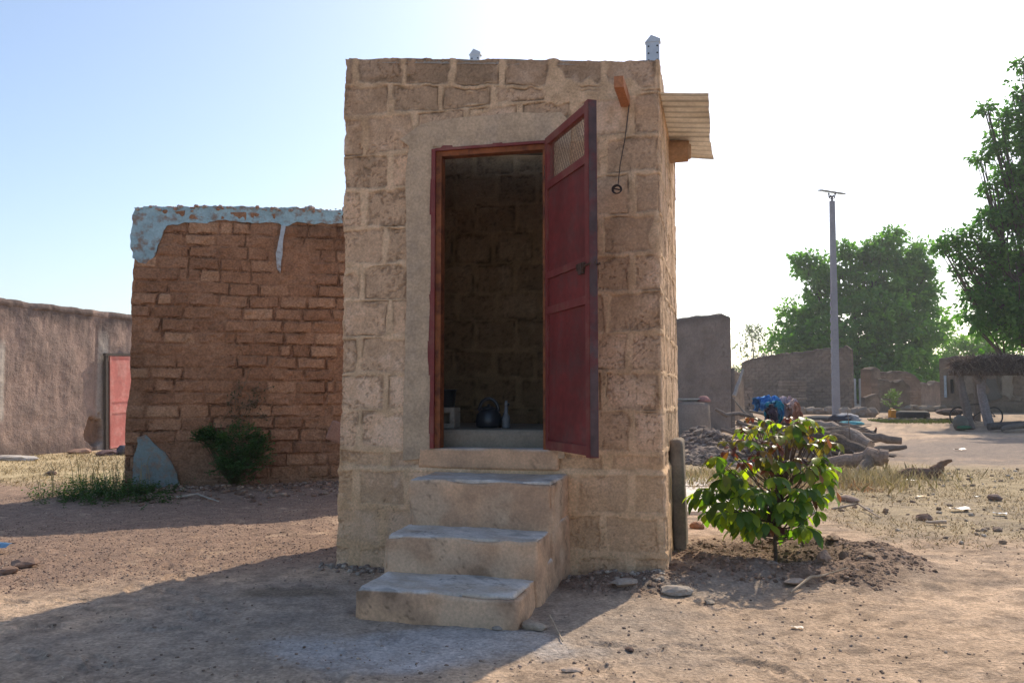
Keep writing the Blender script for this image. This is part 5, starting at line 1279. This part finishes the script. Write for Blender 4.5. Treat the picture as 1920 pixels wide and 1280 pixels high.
mb = MB(); mb.tube([hd2, (.5, .05, .58), (xo[1], .055, hz_)], .014, 6); mb.tube([hd2, (.5, -.05, .58), (xo[1], -.055, hz_)], .014, 6); mb.build('fork', BKM, bike)
mb = MB(); mb.tube([hd, (.40, 0, .95)], .013, 6); mb.tube([(.28, .27, .93), (.38, .22, .96), (.42, 0, .95), (.38, -.22, .96), (.28, -.27, .93)], .013, 6); mb.build('handlebar', BKM, bike)
mb = MB(); mb.tube([se, (-.32, 0, .90)], .013, 6); mb.tube([(-.46, 0, .92), (-.38, 0, .93), (-.28, 0, .92), (-.18, 0, .92)], [.07, .085, .05, .02], 8, flat=.4); mb.build('saddle', TYR, bike)
mb = MB(); mb.tube([(bb[0], -.085, bb[2]), (bb[0], .085, bb[2])], .02, 6); mb.lathe([(0, -.004), (.09, -.004), (.09, .004), (0, .004)], 20, (0, 0, 0), None, Matrix.Translation((bb[0], -.06, bb[2])) @ Matrix.Rotation(R(90), 4, 'X')); mb.tube([(bb[0], -.08, bb[2]), (bb[0]+.08, -.09, bb[2]-.15), (bb[0]+.08, -.16, bb[2]-.15)], .011, 6); mb.tube([(bb[0], .08, bb[2]), (bb[0]-.08, .09, bb[2]+.15), (bb[0]-.08, .16, bb[2]+.15)], .011, 6); mb.build('crank', STL, bike)
mb = MB(); mb.box((-.95, -.07, .70), (-.45, .07, .715)); mb.tube([(-.9, .06, .70), (xo[0], .06, hz_)], .007, 5); mb.tube([(-.9, -.06, .70), (xo[0], -.06, hz_)], .007, 5); mb.build('carrier', BKM, bike)
# tyre, can, stones
ty = at(1712, 783, 35.6); tg = onground(ty.x, ty.y)
mb = MB(); prof = [(.36, .03), (.50, 0), (.60, .02), (.63, .08), (.635, .22), (.60, .30), (.50, .335), (.38, .31), (.36, .27), (.45, .24), (.50, .17), (.45, .08), (.36, .03)]; mb.lathe(prof, 48)
V = mb.v[0]; a_ = np.arctan2(V[:, 1], V[:, 0]); rr = np.hypot(V[:, 0], V[:, 1]); tr = (rr > .6)*(np.sin(a_*40) > 0)*.02; mb.v[0] = V*np.stack([1+tr/np.maximum(rr, .1)]*2+[np.ones(len(V))], -1)
o = mb.build('truck_tyre', TYR, smooth=False); o.location = tg; tag(o, 'big black truck tyre lying flat on the ground', 'tyre')
cn = at(1673, 779, 36.5); cg = onground(cn.x, cn.y)
can = empty('jerrycan', cg, R(20), 'yellow-orange plastic jerrycan left of the big tyre', 'jerrycan')
YL = surf('yellow_plastic', (.62, .26, .02), rough=.45, bump=.05, na=.08)
mb = MB(); rbox(mb, (-.15, -.10, 0), (.15, .10, .34), .04, .03, .002, 5, 3, c=(1, 1, 1)); weld(mb.build('body', YL, can, smooth=True))
mb = MB(); mb.tube([(-.10, 0, .33), (-.09, 0, .40), (.03, 0, .40), (.05, 0, .33)], .016, 8); mb.build('handle', YL, can)
mb = MB(); mb.tube([(.10, 0, .33), (.11, 0, .39)], .03, 10); mb.build('cap', YL, can)
rgq = np.random.RandomState(77)
stones('edging_stones', 150, lambda n, rg: np.column_stack([rg.uniform(*[at(p, 745, 34.3).x for p in (1650, 1785)], n), 34.2+rg.normal(size=n)*.25]), .06, .2, [(.08, .075, .07), (.14, .12, .10), (.20, .16, .13)], 'row of dark stones edging the ground before the big tyre', 51, pw=1.5, mat=GREYMUD)
grass('green_grass', 3500, lambda n, rg: np.column_stack([rg.uniform(*[at(p, 745, 33.8).x for p in (1640, 1795)], n), 33.8+rg.normal(size=n)*.45]), .12, [(.10, .15, .04), (.16, .18, .06)], 'short green grass along the row of dark stones', 52, .015)
sp_ = at(1672, 768, 38); spg = onground(sp_.x, sp_.y)
weed('sapling', spg, [((0, 0, .55), (.3, .2, .35)), ((.1, 0, .8), (.25, .2, .15))], 22, .22, (.12, .20, .06), 'thin green sapling behind the yellow can', 'sapling', 61, .09)
blob('earth_heap', 1783, 772, 35, (.55, .4, .14), [(.13, .10, .09), (.17, .13, .11)], 'low dark earth heap left of the bicycle', 'mound', 16, GREYMUD, amp=.3)

# ------------------------------------------------------------------ trees
BARK = surf('tree_bark', (.10, .08, .065), rough=1, bump=.5, bs=8, bd=.05)
TL = leafmat('tree_leaf', .5, .45, (1.7, 2.3, .5), .3)
def tree(name, base, blobs, dens, lf, cols, label, seed, trunk=.4, clump_r=.55, flat=.6, limbs=True, depth=.8, npc=26):
    rg = np.random.RandomState(seed); B = np.array(base); root = empty(name, base, 0, label, 'tree')
    m_ = MB(); tk = MB()
    cx = np.mean([b[0][0] for b in blobs])-B[0]; cy = np.mean([b[0][1] for b in blobs])-B[1]; zmin = min(b[0][2] for b in blobs)-B[2]
    fork = np.array([cx*.3, cy*.3, max(1.5, zmin*.6)]); tk.tube([(0, 0, -.3), tuple(fork*.5+rg.normal(size=3)*.1), tuple(fork)], [trunk*1.2, trunk*.9, trunk*.8], 10, None, .1, seed, nf=1.)
    for (c_, r_) in blobs:
        c_ = np.array(c_)-B; q = fork+(c_-fork)*.5+rg.normal(size=3)*.3; tk.tube([tuple(fork), tuple(q), tuple(c_)], [trunk*.35, trunk*.2, trunk*.05], 7)
        for k in range(4): e = c_+rdirs(1, rg)[0]*r_*.8; tk.tube([tuple(q), tuple((q+e)/2+rg.normal(size=3)*.15), tuple(e)], [trunk*.1, trunk*.06, .015], 5)
        nc = max(5, int(dens*r_**2*.9)); u = rdirs(nc, rg); rad = r_*(rg.rand(nc)**.42)*(1+.55*fbm(u[:, 0]*2, u[:, 1]*2, u[:, 2]*2, seed, 3))
        cc = c_+u*rad[:, None]*np.array((1, depth, .9)); sh = rg.rand(nc)
        n = npc; k = np.repeat(np.arange(nc), n); off = rdirs(len(k), rg)*(clump_r*rg.rand(len(k))**.5)[:, None]*np.array((1, 1, flat))
        P = cc[k]+off; D = off/np.maximum(np.linalg.norm(off, axis=1)[:, None], 1e-6)+np.array((0, 0, -.35))+rg.normal(size=(len(k), 3))*.35; D /= np.linalg.norm(D, axis=1)[:, None]
        Nn = rdirs(len(k), rg, 1.0); V, F = leafquad(P, D, Nn, lf*(.7+.6*rg.rand(len(k))), lf*.6*(.8+.4*rg.rand(len(k))))
        ca, cb = np.array(cols[0]), np.array(cols[1]); C = ca+(cb-ca)*(.8*sh[k]**1.5+.3*rg.rand(len(k)))[:, None]
        m_.add(V, F, np.repeat(C, 5, 0))
    tk.build('trunk', BARK, root, smooth=True); m_.build('crown', TL, root); return root
def bl(lst, d):
    out = []
    for q in lst:
        px, py, r = q[:3]; dd = q[3] if len(q) > 3 else 0
        out.append((tuple(at(px, py, d+dd)), r/FPX*(d+dd)))
    return out
def gb(px, d): return tuple(onground(at(px, 745, d).x, d))
NG = ((.06, .14, .04), (.15, .27, .06))
tree('neem_tree', gb(1612, 68), bl([(1530, 505, 42), (1555, 560, 55), (1505, 590, 45, 2), (1485, 650, 45), (1600, 500, 45, 1), (1665, 475, 42), (1715, 480, 40), (1650, 540, 70), (1720, 550, 55), (1740, 610, 48), (1690, 620, 75, -2), (1610, 620, 80, -2), (1540, 650, 60), (1580, 700, 60, -2), (1660, 700, 65, -3), (1730, 690, 48), (1480, 700, 40, 3), (1672, 435, 13), (1500, 480, 15), (1582, 470, 18), (1640, 460, 26), (1740, 510, 24)], 68), 11.5, .42, NG, 'large round dark green tree behind the street lamp', 5, .5, .55, npc=32)
tree('shade_tree', gb(2010, 36), bl([(1905, 330, 48), (1870, 265, 28), (1853, 205, 10), (1880, 225, 14), (1915, 170, 20), (1935, 235, 60), (1918, 120, 10), (1890, 400, 45), (1860, 345, 18), (1838, 300, 10), (1960, 400, 95), (1820, 440, 24), (1783, 450, 15), (1765, 462, 8), (1845, 470, 30), (1810, 505, 22), (1880, 500, 55), (1850, 560, 50), (1900, 600, 75), (1960, 560, 90), (1830, 610, 25), (1990, 250, 90), (1800, 470, 14), (1850, 410, 14), (2040, 450, 120), (2050, 620, 100)], 36), 38, .235, ((.04, .115, .03), (.11, .22, .05)), 'very tall dark tree filling the right edge above the shelter', 6, .45, .38, npc=26)
tree('distant_tree', gb(1412, 150), bl([(1408, 630, 18), (1428, 625, 14), (1400, 655, 16), (1432, 660, 18), (1412, 612, 8), (1445, 645, 12)], 150), 1.3, .6, ((.07, .09, .06), (.11, .13, .08)), 'thin pale distant tree left of the large round tree', 7, .3, 1.1, npc=16)
tree('bush_tree', gb(1385, 120), bl([(1385, 690, 14), (1375, 700, 10), (1455, 665, 18), (1470, 690, 20)], 118), 2.2, .5, ((.06, .09, .04), (.10, .13, .06)), 'small distant bush in the gap between the grey walls', 8, .2, 1., npc=20)
tree('bright_tree', gb(1800, 85), bl([(1790, 640, 28), (1820, 650, 32), (1775, 670, 24), (1845, 640, 30), (1760, 690, 22), (1800, 690, 30), (1870, 670, 40), (1740, 710, 22)], 85), 9, .4, ((.10, .19, .035), (.18, .28, .05)), 'bright yellow-green tree glimpsed between the two large trees', 9, .3, .75, npc=26)
tree('hedge_tree', gb(1680, 80), bl([(1610, 715, 28), (1650, 715, 30), (1700, 712, 30), (1740, 715, 25)], 80), 7, .4, ((.03, .07, .025), (.06, .10, .03)), 'dark low foliage behind the ruined walls', 10, .25, .8, npc=22)
# ------------------------------------------------------------------ haze
HAZE = 0.0007
if HAZE:
    hm = bpy.data.materials.new('haze'); hm.use_nodes = True; t = hm.node_tree; t.nodes.remove(t.nodes['Principled BSDF'])
    pv = t.nodes.new('ShaderNodeVolumePrincipled'); pv.inputs['Color'].default_value = (.86, .9, .96, 1); pv.inputs['Density'].default_value = HAZE; pv.inputs['Anisotropy'].default_value = .35
    t.links.new(pv.outputs[0], t.nodes['Material Output'].inputs['Volume'])
    mb = MB(); mb.box((-320, -320, -2.2), (320, 330, 27)); o = mb.build('haze', hm); tag(o, 'thin pale morning haze filling the air', 'haze', kind='stuff')
